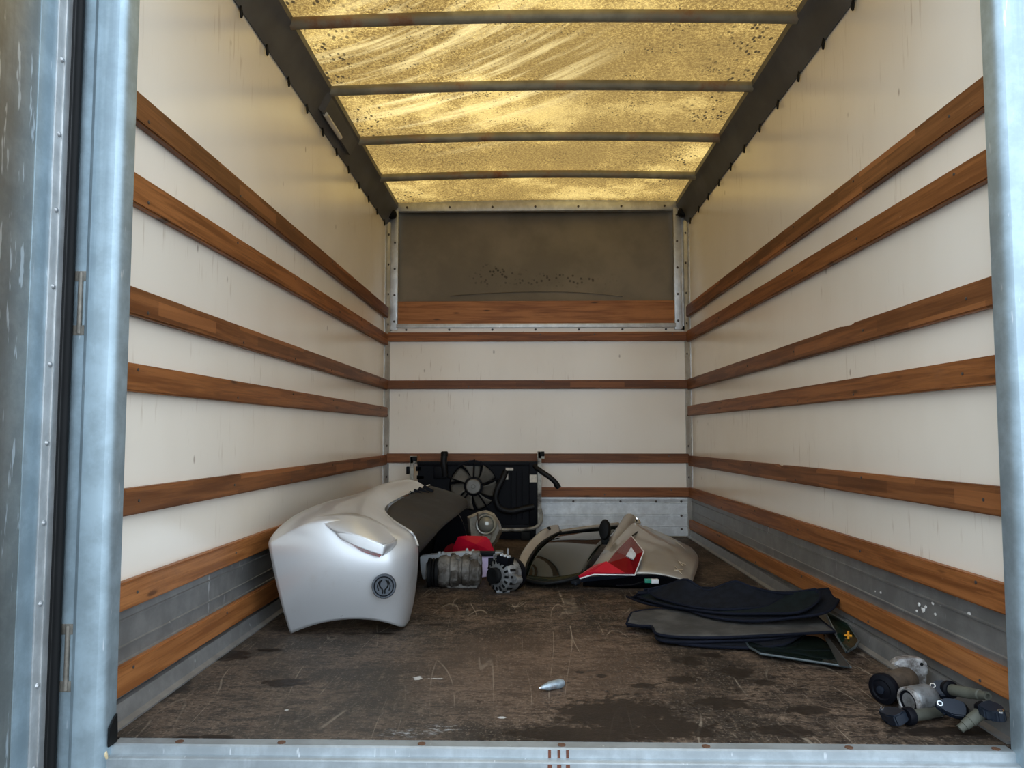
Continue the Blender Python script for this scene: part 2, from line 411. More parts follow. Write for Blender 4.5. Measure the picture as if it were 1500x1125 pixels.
def dot(name, me, loc, parent, rot=(0, 0, 0), m=None):
    o = bpy.data.objects.new(name, me); COL.objects.link(o); o.location = loc; o.rotation_euler = rot; o.parent = parent
    return o
LEFT = [(1.503, 1.531, 'lam', .076), (1.295, 1.342, 'pine', .078), (1.015, 1.032, 'lam', .070), (.827, .841, 'pine', .070), (.523, .515, 'lam', .066), (.298, .290, 'orange', .068), (.099, .082, 'orange', .071)]
RIGHT = [(1.500, 1.532, 'lam', .078), (1.324, 1.359, 'pine', .074), (1.021, 1.030, 'lam', .072), (.837, .849, 'pine', .069), (.533, .511, 'lam', .069), (.311, .297, 'pine', .069), (.121, .084, 'orange', .066)]
for par, x, L in ((wl, XL, LEFT), (wr, XR, RIGHT)):
    for i, (a, b, k, h) in enumerate(L):
        chips = ()
        if x > 0 and i == 4: chips = ((3.38, .06, .016),)
        if x > 0 and i == 2: chips = ((2.62, .05, .010),)
        o, s, th = plank(par, x, a, b, k, h, chips=chips)
        for q in range(6):
            yy = YF+.16+q*.62+random.uniform(-.05, .05); t = (yy-YF)/(YB-YF)
            so = dot('screw', SCREW, (0, 0, 0), par, (0, 0, 0 if s > 0 else PI))
            so.location = (x+s*(th+.001), yy, a+(b-a)*t+random.choice((-.02, 0, .02)))
def bslat(z, mkey, h=.066, x0=XL+.002, x1=XR-.002):
    bm = bmesh.new(); L = x1-x0
    add_prism(bm, [(-L/2, 0, -h/2), (-L/2, 0, h/2), (L/2, 0, h/2), (L/2, 0, -h/2)], (0, -.024, 0))
    es = [e for e in bm.edges if abs((e.verts[0].co-e.verts[1].co).normalized().x) > .9]
    bmesh.ops.bevel(bm, geom=es, offset=.004, segments=2, affect='EDGES')
    o = fin('slat', bm, MT[mkey]); o.location = ((x0+x1)/2, YB, z); o.parent = wb
for z, k, h in ((1.362, 'pine', .062), (1.031, 'lam', .060), (.527, 'lam', .064), (.297, 'pine', .064)):
    bslat(z, k, h)
    for q in range(5):
        so = dot('screw', SCREW, (XL+.2+q*.43+random.uniform(-.06, .06), YB-.025, z+random.choice((-.015, .015))), wb, (0, 0, -PI/2))

# aluminium kick plates behind the two lowest slats, with ribs
def kick(parent, x, za, zb):
    s = 1 if x < 0 else -1
    prof = [(0, za), (.006, za)]
    for z in (.135, .172, .236): prof += [(.006, z-.004), (.010, z-.002), (.010, z+.002), (.006, z+.004)]
    prof += [(.006, zb-.002), (0, zb)]
    bm = bmesh.new(); add_prism(bm, [(x+s*a, YF+.001, z) for a, z in prof], (0, YB-YF-.03, 0))
    return fin('kick_plate', bm, MT['kick'], parent)
def channel(parent, x):
    s = 1 if x < 0 else -1
    bm = bmesh.new(); add_prism(bm, [(x+s*a, 1.78, z) for a, z in ((0, .001), (.045, .001), (.045, .006), (.030, .012), (.022, .05), (0, .05))], (0, YB-1.81, 0))
    return fin('floor_channel', bm, MT['kick'], parent)
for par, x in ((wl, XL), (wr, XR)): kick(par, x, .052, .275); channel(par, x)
CHIP = mat('white_paint_chip', (.75, .75, .74), .6)
for px, py, r in ((1346, 886, .008), (1352, 893, .010), (1356, 889, .006), (1343, 895, .005), (1366, 884, .006), (1370, 900, .005), (1290, 868, .005), (1420, 899, .007), (1282, 866, .003), (1378, 886, .004)):
    p = on(px, py, 0, XR-.0065); bm = bmesh.new(); bmesh.ops.create_icosphere(bm, subdivisions=1, radius=r)
    for v_ in bm.verts: v_.co = Vector((v_.co.x*.15, v_.co.y*1.3, v_.co.z*.8)) + noise.noise_vector(v_.co*200+Vector((px, 0, 0)))*r*.5*Vector((.1, 1, 1)).length*.5 + p
    fin('paint_chip', bm, CHIP, wr, True)
prof = [(0, .004), (.008, .004)]
for z in (.07, .135, .150, .225): prof += [(.008, z-.004), (.012, z-.002), (.012, z+.002), (.008, z+.004)]
prof += [(.014, .250), (.014, .262), (0, .262)]
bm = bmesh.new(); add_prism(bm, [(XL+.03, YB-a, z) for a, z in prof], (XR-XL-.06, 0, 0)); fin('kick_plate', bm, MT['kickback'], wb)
bmd = bmesh.new(); add_lathe(bmd, (0, 0, 0), (0, -1, 0), [(.008, -.002), (.008, .002), (.004, .004)], 8)
HOLE = bpy.data.meshes.new('rivet'); bmd.to_mesh(HOLE); bmd.free(); HOLE.materials.append(MT['screw'])
for xx, zz in ((1.03, .235), (1.03, .14), (1.03, .05), (.62, .235), (.30, .235), (-.1, .235), (.86, .235)): dot('rivet', HOLE, (xx, YB-.013, zz), wb)

# corner profiles and the framed opening over the cab
for xx, nm in ((XL, 'corner_trim'), (XR, 'corner_trim')):
    s = 1 if xx < 0 else -1
    bm = bmesh.new()
    add_prism(bm, [(xx+s*a, YB-b, .01) for a, b in ((0, 0), (0, .05), (.004, .05), (.012, .03), (.030, .012), (.034, .0))], (0, 0, 2.16))
    co = fin(nm, bm, MT['alu'], wb)
    for q in range(9): dot('rivet', HOLE, (xx+s*.020, YB-.024, .40+q*.21), wb, (0, 0, -s*.8))
AX0, AX1, AZ1 = -.912, 1.004, 2.248
fr = None
bm = bmesh.new()
for lo, hi in (((AX0-.052, YB-.014, ZA-.025), (AX0, YB+.035, 2.262)), ((AX1, YB-.014, ZA-.025), (AX1+.052, YB+.035, 2.262))): add_box(bm, lo, hi, .004)
add_box(bm, (AX0-.05, YB-.012, AZ1), (AX1+.05, YB+.035, 2.306), .004)
add_box(bm, (AX0-.01, YB-.016, ZA-.01), (AX1+.01, YB+.035, ZA+.020), .004)
frame = fin('opening_frame', bm, MT['alu'], wb, True)
box('side_infill', (XL, YB, ZA-.03), (AX0-.04, YB+.03, ZR), MT['alu'], wb)
box('side_infill', (AX1+.04, YB, ZA-.03), (XR, YB+.03, ZR), MT['alu'], wb)
box('top_infill', (XL, YB+.001, 2.262), (XR, YB+.031, ZR+.05), MT['alu'], wb)
for q in range(7):
    xx = AX0+.06+q*(AX1-AX0-.12)/6
    dot('rivet', HOLE, (xx, YB-.014, 2.275), wb); dot('rivet', HOLE, (xx, YB-.002, ZA-.022), wb)
for q in range(5):
    for xx in (AX0-.022, AX1+.022): dot('rivet', HOLE, (xx, YB-.016, 1.47+q*.185), wb)
# shallow alcove: curved grey panel and the plank at its foot
rows = []
for j in range(9):
    t = j/8; z = ZA-.01+t*(2.29-ZA)
    rows.append([(AX0-.05+(AX1-AX0+.1)*i/12, YB+.040+.035*math.sin(PI*i/12)**.6+.02*t, z) for i in range(13)])
grid('alcove_panel', rows, MT['alcove'], wb, 1, .01, 1)
box('alcove_floor', (AX0-.04, YB+.03, ZA-.02), (AX1+.04, YB+.12, ZA), MT['alcove'], wb)
box('alcove_roof', (AX0-.04, YB+.03, 2.27), (AX1+.04, YB+.14, 2.29), MT['alcove'], wb)
tube('panel_seam', [P(660, 433, 5.345), P(720, 429, 5.352), P(800, 427, 5.358), P(860, 429, 5.352), P(912, 434, 5.345)], .004, MT['alcove'], wb, 6)
bm = bmesh.new(); add_prism(bm, [(-.98, 0, -.082), (-.98, 0, .082), (.98, 0, .082), (.98, 0, -.082)], (0, -.028, 0))
o = fin('alcove_board', bm, MT['orange']); o.location = (.046, YB+.036, 1.532); o.parent = wb; o.scale.x = .985

# roof: translucent skin, tube bows, dark side rails with lashing eyes
rows = []
for j in range(2):
    y = (1.70, YB+.06)[j]
    rows.append([(XL-.01+(XR-XL+.02)*i/16, y, 2.308+.018*math.sin(PI*i/16)) for i in range(17)])
ceil = struct(grid('ceiling', rows, MT['roof'], None, 0, 0))
for yb in (2.28, 2.875, 3.465, 4.075, 4.68):
    pts = [(-.925+(1.03+.925)*i/10, yb, 2.283+.018*math.sin(PI*i/10)) for i in range(11)]
    tube('roof_bow', pts, .0235, MT['bow'], ceil, 14, 1)
rails = []
for xx, s in ((XL, 1), (XR, -1)):
    prof = [(0, 2.150), (.006, 2.146), (.012, 2.156), (.028, 2.190), (.046, 2.226), (.064, 2.256), (.074, 2.268), (.080, 2.276), (.080, 2.307), (0, 2.307)]
    bm = bmesh.new(); add_prism(bm, [(xx+s*a, 1.72, z) for a, z in prof], (0, YB-1.73, 0))
    r = struct(fin('trim_%d' % (1 if s > 0 else 2), bm, MT['rail'], None, True, 25)); rails.append(r)
    for q in range(13):
        y = 2.0+q*.262
        bm = bmesh.new(); add_tube(bm, [(xx+s*.010, y, 2.152), (xx+s*.012, y-.008, 2.128), (xx+s*.012, y, 2.112), (xx+s*.012, y+.008, 2.128), (xx+s*.010, y, 2.152)], .0035, 6, 4)
        fin('lashing_eye', bm, MT['rubber'], r, True)
    lathe('end_cap', (xx+s*.045, YB-.03, 2.215), (0, -1, 0), [(.030, 0), (.034, .03), (.022, .045)], MT['rubber'], r, 14)

# rear door frame: posts, sill, header
def post(s, x_in, name):
    """s = +1 left post, -1 right post"""
    bm = bmesh.new(); X = lambda a: x_in - s*a
    pr = [(0, 1.757), (0, 1.722), (.004, 1.708), (.014, 1.698), (.030, 1.694), (.062, 1.694), (.072, 1.700), (.076, 1.712), (.105, 1.712), (.105, 1.757)]
    add_prism(bm, [(X(a), y, -.30) for a, y in pr], (0, 0, 2.62))
    return struct(fin(name, bm, MT['galv'], None, True, 30))
pl_ = post(1, -.930, 'trim_3'); pr_ = post(-1, 1.054, 'trim_4')
bm = bmesh.new()
prf = [(1.778, -.001), (1.746, -.001), (1.741, -.004), (1.740, -.021), (1.726, -.023), (1.722, -.026), (1.722, -.16), (1.778, -.16)]
add_prism(bm, [(-.93, y, z) for y, z in prf], (1.984, 0, 0)); sill = struct(fin('trim_5', bm, MT['sillgalv'], None, True, 30))
struct(box('trim_6', (-1.03, 1.70, 2.20), (1.16, 1.757, 2.42), MT['galv'], None, .006))
bmd = bmesh.new(); add_lathe(bmd, (0, 0, 0), (0, 0, 1), [(.009, -.002), (.009, .0006), (.004, .0012)], 10)
SB = bpy.data.meshes.new('bolt_head'); bmd.to_mesh(SB); bmd.free(); SB.materials.append(mat('rusty_bolt', (.12, .06, .035), .7, .3))
for px in (254, 407, 616, 823, 1035, 1243, 1455):
    p = G(px, 1094); dot('bolt_head', SB, (p.x, 1.758, 0), sill)
# rusty runs on the sill front
RUST = mat('rust_run', (.11, .035, .018), .8, 0, .4, 60)
for px in (806, 820, 833):
    p = G(px, 1110); box('rust_streak', (p.x-.0045, 1.7212, -.055), (p.x+.0045, 1.7225, -.028), RUST, sill)
    box('rust_streak', (p.x-.003, 1.7392, -.021), (p.x+.003, 1.7405, -.004), RUST, sill)
# torn black seal at the foot of the left post, yellow sealant in the corner
prism('torn_seal', [(-.9285, 1.722, .0), (-.9285, 1.722, .04), (-.9285, 1.735, .052), (-.9285, 1.752, .062), (-.9285, 1.756, .02), (-.9285, 1.754, .0)], (.004, 0, 0), MT['rubber'], pl_)
bm = bmesh.new(); bmesh.ops.create_icosphere(bm, subdivisions=2, radius=.011)
for v in bm.verts: v.co = Vector((v.co.x*.8, v.co.y*.6, v.co.z*1.2)) + Vector((-.936, 1.722, -.016)) + noise.noise_vector(v.co*90)*.004
fin('sealant_lump', bm, mat('yellowed_sealant', (.62, .50, .30), .5), sill, True)

# open left door: panel, edge profile with rivets, rubber seal, hinges
door = struct(box('door_1', (-1.090, .70, -.14), (-1.055, 1.688, 2.28), MT['doorpanel']))
box('edge_profile', (-1.0555, 1.640, -.14), (-1.049, 1.690, 2.28), MT['alu'], door, .002)
box('edge_bead', (-1.0495, 1.664, -.14), (-1.0465, 1.670, 2.28), MT['alu'], door, .001)
box('panel_fold', (-1.0555, 1.585, -.14), (-1.0525, 1.640, 2.28), MT['galv'], door, .001)
tube('rubber_seal', [(-1.040, 1.702, -.14), (-1.040, 1.702, 1.0), (-1.040, 1.702, 2.28)], .010, MT['rubber'], door, 10, 1)
box('leak_blocker', (-1.14, 1.738, -.16), (-1.034, 1.757, 2.30), MT['rubber'], pl_)  # black strip added behind the seal to block sky light leaking through
box('gap_strip', (-1.060, 1.742, -.16), (-1.003, 1.757, 2.30), MT['alu'], pl_)
bmd = bmesh.new(); add_lathe(bmd, (0, 0, 0), (1, 0, 0), [(.007, -.001), (.006, .002), (.003, .004)], 10)
RV = bpy.data.meshes.new('rivet'); bmd.to_mesh(RV); bmd.free(); RV.materials.append(MT['rivet'])
for q in range(14):
    z = -.05+q*.172+.03
    dot('rivet', RV, (-1.049, 1.656, z), door)
for z0 in (.195, .985):
    bm = bmesh.new(); add_box(bm, (-1.034, 1.716, z0-.075), (-1.010, 1.744, z0+.075), .003)
    for k in (-.062, .062): add_box(bm, (-1.038, 1.710, z0+k-.012), (-1.008, 1.740, z0+k+.012), .003)
    add_lathe(bm, (-1.020, 1.712, z0-.07), (0, 0, 1), [(.006, 0), (.006, .14)], 10)
    fin('hinge', bm, mat('hinge_steel_worn', (.22, .20, .17), .5, .5, .3, 30), pl_, True)

# ------------------------------------------------------------------ lamp on the left rail
LM = thing('interior_lamp', (-.95, 3.6, 2.2), 'slim clear strip lamp in a dark sloping housing on the roof rail', 'lamp')
def rp(px, py, d): return on(px, py, 0, -.955) + Vector((d, 0, 0))
bm = bmesh.new()
y0, y1 = 3.43, 4.02
hv = [bm.verts.new(v) for v in [(-.972, y0, 2.188), (-.926, y0, 2.266), (-.926, y1, 2.266), (-.972, y1, 2.188), (-.952, y0+.03, 2.176), (-.914, y0+.03, 2.250), (-.914, y1-.02, 2.250), (-.952, y1-.02, 2.176)]]
for f in ((0, 1, 5, 4), (1, 2, 6, 5), (2, 3, 7, 6), (3, 0, 4, 7), (4, 5, 6, 7), (3, 2, 1, 0)): bm.faces.new([hv[i] for i in f])
fin('housing', bm, MT['rail'], LM)
bm = bmesh.new(); add_tube(bm, [(-.948, y0+.05, 2.180), (-.948, y0+.33, 2.180)], .012, 10, 1)
fin('lamp_tube', bm, mat('lamp_tube_clear_plastic', (.62, .58, .50), .25, 0, .1), LM, True)

# ------------------------------------------------------------------ materials of the car parts
def m_paint(name, col, metal, flake, dust, damt):
    t = NT(name); v = t.coord(rnd=True)
    n = t.noise(v, 6, 6, .65)
    c = t.mix(t.math('MULTIPLY', t.step(n, 1-damt-.1, 1-damt+.25), .6), col, dust)
    sp = t.noise(v, 45, 3, .7); c = t.mix(t.math('MULTIPLY', t.step(sp, .70, .78), .45), c, [x*.35 for x in dust])
    t.link(c, t.b.inputs['Base Color']); t.b.inputs['Metallic'].default_value = metal
    t.b.inputs['Roughness'].default_value = flake; t.b.inputs['Coat Weight'].default_value = .6
    t.put(t.b.inputs['Coat Roughness'], t.math('ADD', .04, t.math('MULTIPLY', t.step(n, .4, .8), .2)))
    return t.m
MT['silver'] = m_paint('silver_car_paint', (.70, .72, .74), .55, .36, (.50, .45, .38), .38)
MT['beige'] = m_paint('warm_silver_car_paint', (.38, .355, .315), .45, .38, (.28, .24, .19), .45)
MT['white'] = mat('white_gloss_plastic', (.80, .82, .84), .25, 0, .03, coat=.5)
MT['red'] = mat('red_lens', (.15, .0015, .005), .22, 0, .25, 5, spec=.15)
MT['redlight'] = mat('red_lens_lower', (.42, .006, .024), .25, 0, .1, 5, spec=.3)
MT['redglow'] = mat('red_reflector', (.70, .05, .03), .2, 0, .1, 5, coat=1.)
MT['blackp'] = mat('black_textured_plastic', (.014, .0145, .016), .5, 0, .25, 6, bump=.3, bscale=200, dirt=(.036, .031, .025), dscale=5, damt=.42, spec=.3)
MT['blackc'] = mat('black_plastic_clean', (.004, .0045, .007), .5, 0, .2, spec=.10)
MT['cap'] = mat('dark_grey_plastic', (.050, .061, .076), .5, 0, .1, 20)
MT['hose'] = mat('black_rubber_hose', (.006, .0065, .008), .5, 0, .2, spec=.25)
MT['bladed'] = mat('grey_fan_plastic', (.085, .078, .064), .5, 0, .2, 14, dirt=(.13, .115, .09), dscale=9, damt=.35)
MT['motor'] = mat('fan_motor_steel', (.17, .165, .15), .4, .4, .15, 20, dirt=(.11, .09, .07), dscale=12, damt=.4)
MT['bracket'] = mat('bare_bracket_steel', (.34, .33, .29), .5, .35, .25, 20, dirt=(.06, .05, .045), dscale=14, damt=.42)
MT['label'] = mat('white_label_paper', (.66, .62, .54), .6, 0, .1, 60)
MT['core'] = mat('radiator_core_black', (.0045, .005, .0075), .6, 0, .3, 90, spec=.08)
MT['tintglass'] = mat('tinted_rear_glass', (.006, .010, .008), .03, 0, .2, 2, spec=.22)
MT['chrome'] = mat('chrome', (.78, .78, .78), .12, 1, .05)
MT['navy'] = mat('dark_navy_plastic', (.007, .012, .022), .45, 0, .2, spec=.35)
MT['green'] = mat('green_connector', (.02, .22, .15), .4)
MT['dirtmetal'] = mat('dirty_cast_aluminium', (.17, .16, .145), .62, .35, .35, 18, bump=.9, bscale=45, dirt=(.05, .04, .03), dscale=16, damt=.48)
MT['castalu'] = mat('cast_aluminium', (.30, .315, .325), .42, .6, .25, 20, bump=.4, bscale=60, dirt=(.085, .08, .075), dscale=14, damt=.45)
MT['brightcast'] = mat('bright_cast_aluminium', (.55, .55, .55), .42, .5, .25, 30, bump=.6, bscale=90, dirt=(.16, .14, .125), dscale=40, damt=.50)
MT['rustcan'] = mat('rusty_motor_can', (.085, .060, .040), .7, .2, .4, 16, bump=.5, dirt=(.035, .026, .02), dscale=14, damt=.45)
MT['olive'] = mat('grey_green_coil_boot', (.078, .080, .064), .6, 0, .2, 18, spec=.3)
MT['carpet'] = mat('black_carpet', (.0055, .007, .011), .95, 0, .35, 40, bump=.7, bscale=420, spec=.2)
MT['carpetg'] = mat('black_carpet_greenish', (.005, .0095, .0105), .95, 0, .35, 40, bump=.7, bscale=420, spec=.2)
MT['matback'] = mat('worn_grey_rubber_backing', (.052, .050, .047), .75, 0, .2, 18, bump=.3, bscale=150, dirt=(.085, .082, .075), dscale=9, damt=.40, spec=.25)
MT['binding'] = mat('navy_edge_binding', (.006, .0075, .014), .9, 0, .2, spec=.15)
MT['lilac'] = mat('lilac_clear_plastic', (.66, .55, .78), .2, 0, .06, coat=.5)
MT['greyp'] = mat('pale_grey_plastic', (.50, .53, .56), .5, 0, .1, 12, dirt=(.30, .30, .30), dscale=10, damt=.35)
MT['lampbody'] = mat('aged_clear_lamp_plastic', (.27, .25, .19), .28, 0, .2, 16, coat=.6, dirt=(.15, .13, .10), dscale=12, damt=.42)
MT['orange_mark'] = mat('orange_print', (.95, .42, .03), .5, 0, .05)

# ------------------------------------------------------------------ silver bumper by the left wall
def PR(row): return [P(*p) for p in row]
BU = thing('car_bumper', (-.65, 3.3, 0), 'silver car bumper lying open side down along the left wall', 'bumper')
rows = [PR(r) for r in (
 [(425,930,2.68),(450,918,2.66),(482,909.5,2.65),(520,906,2.65),(552,908.5,2.66),(577,915,2.69),(593,922,2.755),(600,908,2.86)],
 [(413,890,2.655),(445,882,2.63),(480,878,2.62),(520,876,2.62),(552,878,2.63),(580,884,2.67),(598,890,2.74),(607,882,2.86)],
 [(402,845,2.64),(440,838,2.61),(480,834,2.60),(520,832,2.60),(555,834,2.61),(585,838,2.65),(604,842,2.72),(612,840,2.86)],
 [(394.5,806,2.64),(433,792,2.615),(475,782,2.61),(520,792,2.61),(558,806,2.62),(588,804,2.66),(608,806,2.74),(613.5,810,2.86)],
 [(393,797,2.65),(433,772,2.635),(474,759,2.635),(517,763,2.65),(556,781,2.67),(587,787,2.70),(606,790,2.77),(612,800,2.88)],
 [(394,791,2.68),(435,765,2.69),(474,753,2.69),(515,753,2.71),(553,766,2.74),(583,778,2.76),(601,779,2.81),(607,787,2.90)],
 [(402,778,2.76),(432,756,2.80),(468,748,2.83),(508,746,2.85),(545,754,2.86),(572,766,2.87),(588,773,2.88),(599,778,2.89)],
 [(425,757,2.95),(450,746,2.98),(480,740,3.0),(508,737,3.02),(532,740,3.04),(553,750,3.05),(566,757,3.06),(576,763,3.06)],
 [(466,737,3.15),(482,732,3.17),(500,730,3.2),(518,729,3.22),(534,731,3.25),(548,737,3.27),(556,742,3.28),(563,750,3.28)],
 [(513,727,3.5),(523,724,3.5),(533,723,3.5),(542,723,3.5),(550,726,3.5),(556,730,3.5),(560,735,3.5),(564,741,3.5)],
 [(540,717,3.78),(549,712,3.8),(557,710,3.8),(563,711,3.8),(568,714,3.8),(573,719,3.8),(578,725,3.8),(583,730,3.78)],
 [(581,703,4.1),(588,700,4.1),(594,700,4.1),(599,701,4.1),(603,704,4.1),(606,708,4.1),(609,713,4.1),(612,717,4.1)],
 [(612,707,4.26),(616,705,4.27),(619,705,4.28),(622,706,4.28),(624,708,4.28),(626,709,4.28),(627,710,4.28),(629,711,4.28)])]
rows.append([Vector((-.66+.30*i/7, 4.38, .24)) for i in range(8)])
rows.append([Vector((-.66+.32*i/7, 4.40, .004)) for i in range(8)])
for r in rows:
    for p in r: p.z = max(p.z, .003)
sh = grid('painted_shell', rows, MT['silver'], BU, 3, .005)
sh.data.materials.append(MT['blackc']); sh.modifiers['thickness'].material_offset = 1
ca_ = sh.data.attributes.new('crease_edge', 'FLOAT', 'EDGE')
for e in sh.data.edges:
    a_, b_ = e.vertices[:]
    if a_//8 == b_//8 == 4: ca_.data[e.index].value = .85 if max(a_ % 8, b_ % 8) <= 3 else (.5 if max(a_ % 8, b_ % 8) <= 4 else .25)
tube('opening_lip', [r[-1]+Vector((.001, 0, .002)) for r in rows[4:13]], .004, MT['silver'], BU, 8)
ins = [PR(r) for r in (
 [(600,780,2.91),(603,782,2.93),(607,789,2.95),(613,812,3.0)],
 [(586,772,3.0),(595,775,3.03),(607,781,3.06),(622,802,3.1)],
 [(567,757,3.2),(585,764,3.2),(612,773,3.22),(634,788,3.3)],
 [(567,743,3.45),(595,752,3.45),(630,763,3.47),(652,767,3.55)],
 [(584,732,3.75),(615,740,3.75),(652,748,3.77),(668,756,3.8)],
 [(612,718,4.08),(640,724,4.08),(672,733,4.08),(681,746,4.1)],
 [(629,711,4.28),(655,718,4.28),(683,728,4.28),(688,740,4.28)])]
grid('lower_grille_insert', ins, MT['blackp'], BU, 2, .006)
# added black sheet standing for the shade inside, from insert to floor
lin = []
for r in ins:
    q = r[-1]; lin.append([q+Vector((-.012, 0, 0)), Vector((q.x-.17, q.y, q.z*.92)), Vector((q.x-.21, q.y, .004))])
grid('shade_liner', lin, MT['blackc'], BU, 1, .004)
# vent fins in the insert
for k in range(4):
    p = P(598+k*7, 724-k*3.0, 3.98+k*.05); q = p+Vector((.06, 0, -.035))
    bm = bmesh.new(); add_obox(bm, (p+q)/2+Vector((0, 0, .012)), (q-p).normalized(), Vector((0, 1, 0)), (q-p).normalized().cross(Vector((0, 1, 0))), (.06, .012, .02), .002)
    fin('vent_fin', bm, MT['blackc'], BU)
# flared pod with white end face and red reflector under it
pod = [PR(r) for r in (
 [(466,757,2.69),(500,750,2.71),(530,752,2.73),(556,764,2.75),(578,779,2.76)],
 [(472,765,2.63),(505,768,2.60),(532,775,2.59),(556,785,2.60),(580,790,2.68)],
 [(492,780.5,2.595),(513,781,2.565),(538,790,2.55),(561,799,2.55),(579,795,2.67)])]
grid('pod_top', pod, MT['silver'], BU, 2, .003)
face = [PR(r) for r in (
 [(491,780,2.597),(513,780,2.566),(538,789,2.551),(561.5,798,2.55)],
 [(494,786,2.593),(513,790,2.562),(537,799,2.548),(561.5,806,2.548)],
 [(500,790,2.592),(514,797,2.563),(536,806,2.549),(560,813,2.549)])]
grid('pod_end_face', face, MT['white'], BU, 2, .003)
bm = bmesh.new(); add_prism(bm, [P(500, 790, 2.60), P(514, 797, 2.566), P(536, 806, 2.552), P(559, 813, 2.552), P(556, 816.5, 2.58), P(530, 808, 2.60)], (0, .03, -.002))
fin('red_reflector', bm, MT['redglow'], BU)
side = [[P(561, 798, 2.551), P(572, 795, 2.60), P(581, 790, 2.68)], [P(561, 806, 2.55), P(570, 803, 2.60), P(580, 797, 2.67)], [P(559, 814, 2.555), P(566, 810, 2.62), P(576, 803, 2.665)]]
grid('pod_cheek', side, MT['silver'], BU, 1, .003)
# round cap with its raised mark
cc = P(562.5, 858.5, 2.612); nrm = Vector((.10, -1, .06)).normalized()
cap = lathe('round_cap', cc, nrm, [(.040, -.012), (.0405, .004), (.038, .008), (.034, .008), (.032, .005), (.0, .0055)], MT['cap'], BU, 36)
u, v, a = basis(nrm)
def C2(x, z): return cc + Vector((x, 0, z)) + a*.006 + Vector((0, x*.10, 0))
lathe('rim_ring', cc+a*.006, nrm, [(.0325, 0), (.0325, .003), (.030, .003), (.030, 0)], MT['blackc'], cap, 36, ring=True)
for sg in (-1, 1):
    bm = bmesh.new(); add_tube(bm, [C2(sg*.004, -.024), C2(sg*.004, -.012), C2(sg*.012, -.002), C2(sg*.014, .010), C2(sg*.006, .022)], .0024, 8, 5)
    fin('raised_mark', bm, MT['rubber'], cap, True)
    bm = bmesh.new(); add_tube(bm, [C2(sg*.017, -.014), C2(sg*.021, .002), C2(sg*.014, .019)], .0018, 8, 5)
    fin('raised_mark', bm, MT['rubber'], cap, True)

# ------------------------------------------------------------------ radiator with fan against the back wall
YR = 5.13
RA = thing('car_radiator', (-.32, YR, 0), 'black car radiator with cooling fan and hoses leaning at the back wall', 'radiator')
def Q(px, py, d=0.): return P(px, py, YR+d)
def qbox(name, x0, y0, x1, y1, d0, d1, m, bev=.004, parent=RA):
    a, b = Q(x0, y1), Q(x1, y0)
    return box(name, (a.x, YR+d0, a.z), (b.x, YR+d1, b.z), m, parent, bev)
qbox('core', 616, 680, 787, 768, .02, .06, MT['core'])
# shroud plate with a round fan opening
fc = Q(694, 712); fR = 36.5/F_PX*YR
bm = bmesh.new(); lo = Q(612, 770); hi = Q(788, 678); n = 48; ring = []; outer = []
for i in range(n):
    an = 2*PI*i/n; dx, dz = math.cos(an), math.sin(an)
    ring.append(bm.verts.new((fc.x+fR*dx, YR-.02, fc.z+fR*dz)))
    k = 9
    if dx > 1e-6: k = min(k, (hi.x-fc.x)/dx)
    if dx < -1e-6: k = min(k, (lo.x-fc.x)/dx)
    if dz > 1e-6: k = min(k, (hi.z-fc.z)/dz)
    if dz < -1e-6: k = min(k, (lo.z-fc.z)/dz)
    outer.append(bm.verts.new((fc.x+k*dx, YR-.02, fc.z+k*dz)))
for i in range(n): bm.faces.new((ring[i], ring[(i+1) % n], outer[(i+1) % n], outer[i]))
o = fin('fan_shroud', bm, MT['blackc'], RA); sm = o.modifiers.new('t', 'SOLIDIFY'); sm.thickness = .03; sm.offset = -1 if o.data.polygons[0].normal.y < 0 else 1
lathe('fan_ring', fc+Vector((0, -.02, 0)), (0, -1, 0), [(fR+.006, -.01), (fR+.006, .012), (fR-.006, .012), (fR-.006, -.01)], MT['blackc'], RA, 48, ring=True)
fan = lathe('fan_hub', fc+Vector((0, -.02, 0)), (0, -1, 0), [(.062, -.02), (.062, .014), (.054, .018), (.0, .018)], MT['blackc'], RA, 32)
lathe('motor_cover', fc+Vector((0, -.036, 0)), (0, -1, 0), [(.050, -.004), (.050, .006), (.044, .012), (.014, .012), (.012, .016), (.0, .016)], MT['motor'], fan, 32)
for k in range(7):
    a0 = 2*PI*k/7+.5; ba = []
    for r in (.058, .09, .125, fR-.012):
        wd = .20+.9*(.075/r)*.16+.12*(r/.17)
        sw = a0+.35*(r-.06)/.12
        ba.append([fc+Vector((r*math.cos(sw+t*wd), -.018-.014*t, r*math.sin(sw+t*wd))) for t in (-1, -.33, .33, 1)])
    grid('fan_blade', ba, MT['bladed'], RA, 1, .003)
for k in range(5):                                    # struts that carry the motor
    an = 2*PI*k/5+.28
    d = Vector((math.cos(an), 0, math.sin(an)))
    bm = bmesh.new(); add_tube(bm, [fc+d*.055+Vector((0, -.038, 0)), fc+d*(fR+.01)+Vector((0, -.034, 0))], .006, 6, 1); fin('motor_strut', bm, MT['blackc'], RA)
qbox('side_tank', 775, 676, 789, 770, -.035, .06, MT['blackc'], .008)
qbox('top_rail', 612, 676, 786, 682, -.03, .05, MT['blackc'], .005)
qbox('mount_ear', 610, 683, 618, 690, -.02, .04, MT['blackc'])
qbox('mount_ear', 611, 696, 622, 702, -.02, .04, MT['blackc'])
for k in range(3): qbox('shroud_rib', 748+k*8, 690, 749.5+k*8, 760, -.028, -.015, MT['core'], .001)
tube('neck_hose', [Q(652, 698, -.04), Q(651, 685, -.05), Q(650, 676, -.05), Q(651, 666, -.045)], .022, MT['hose'], RA, 12)
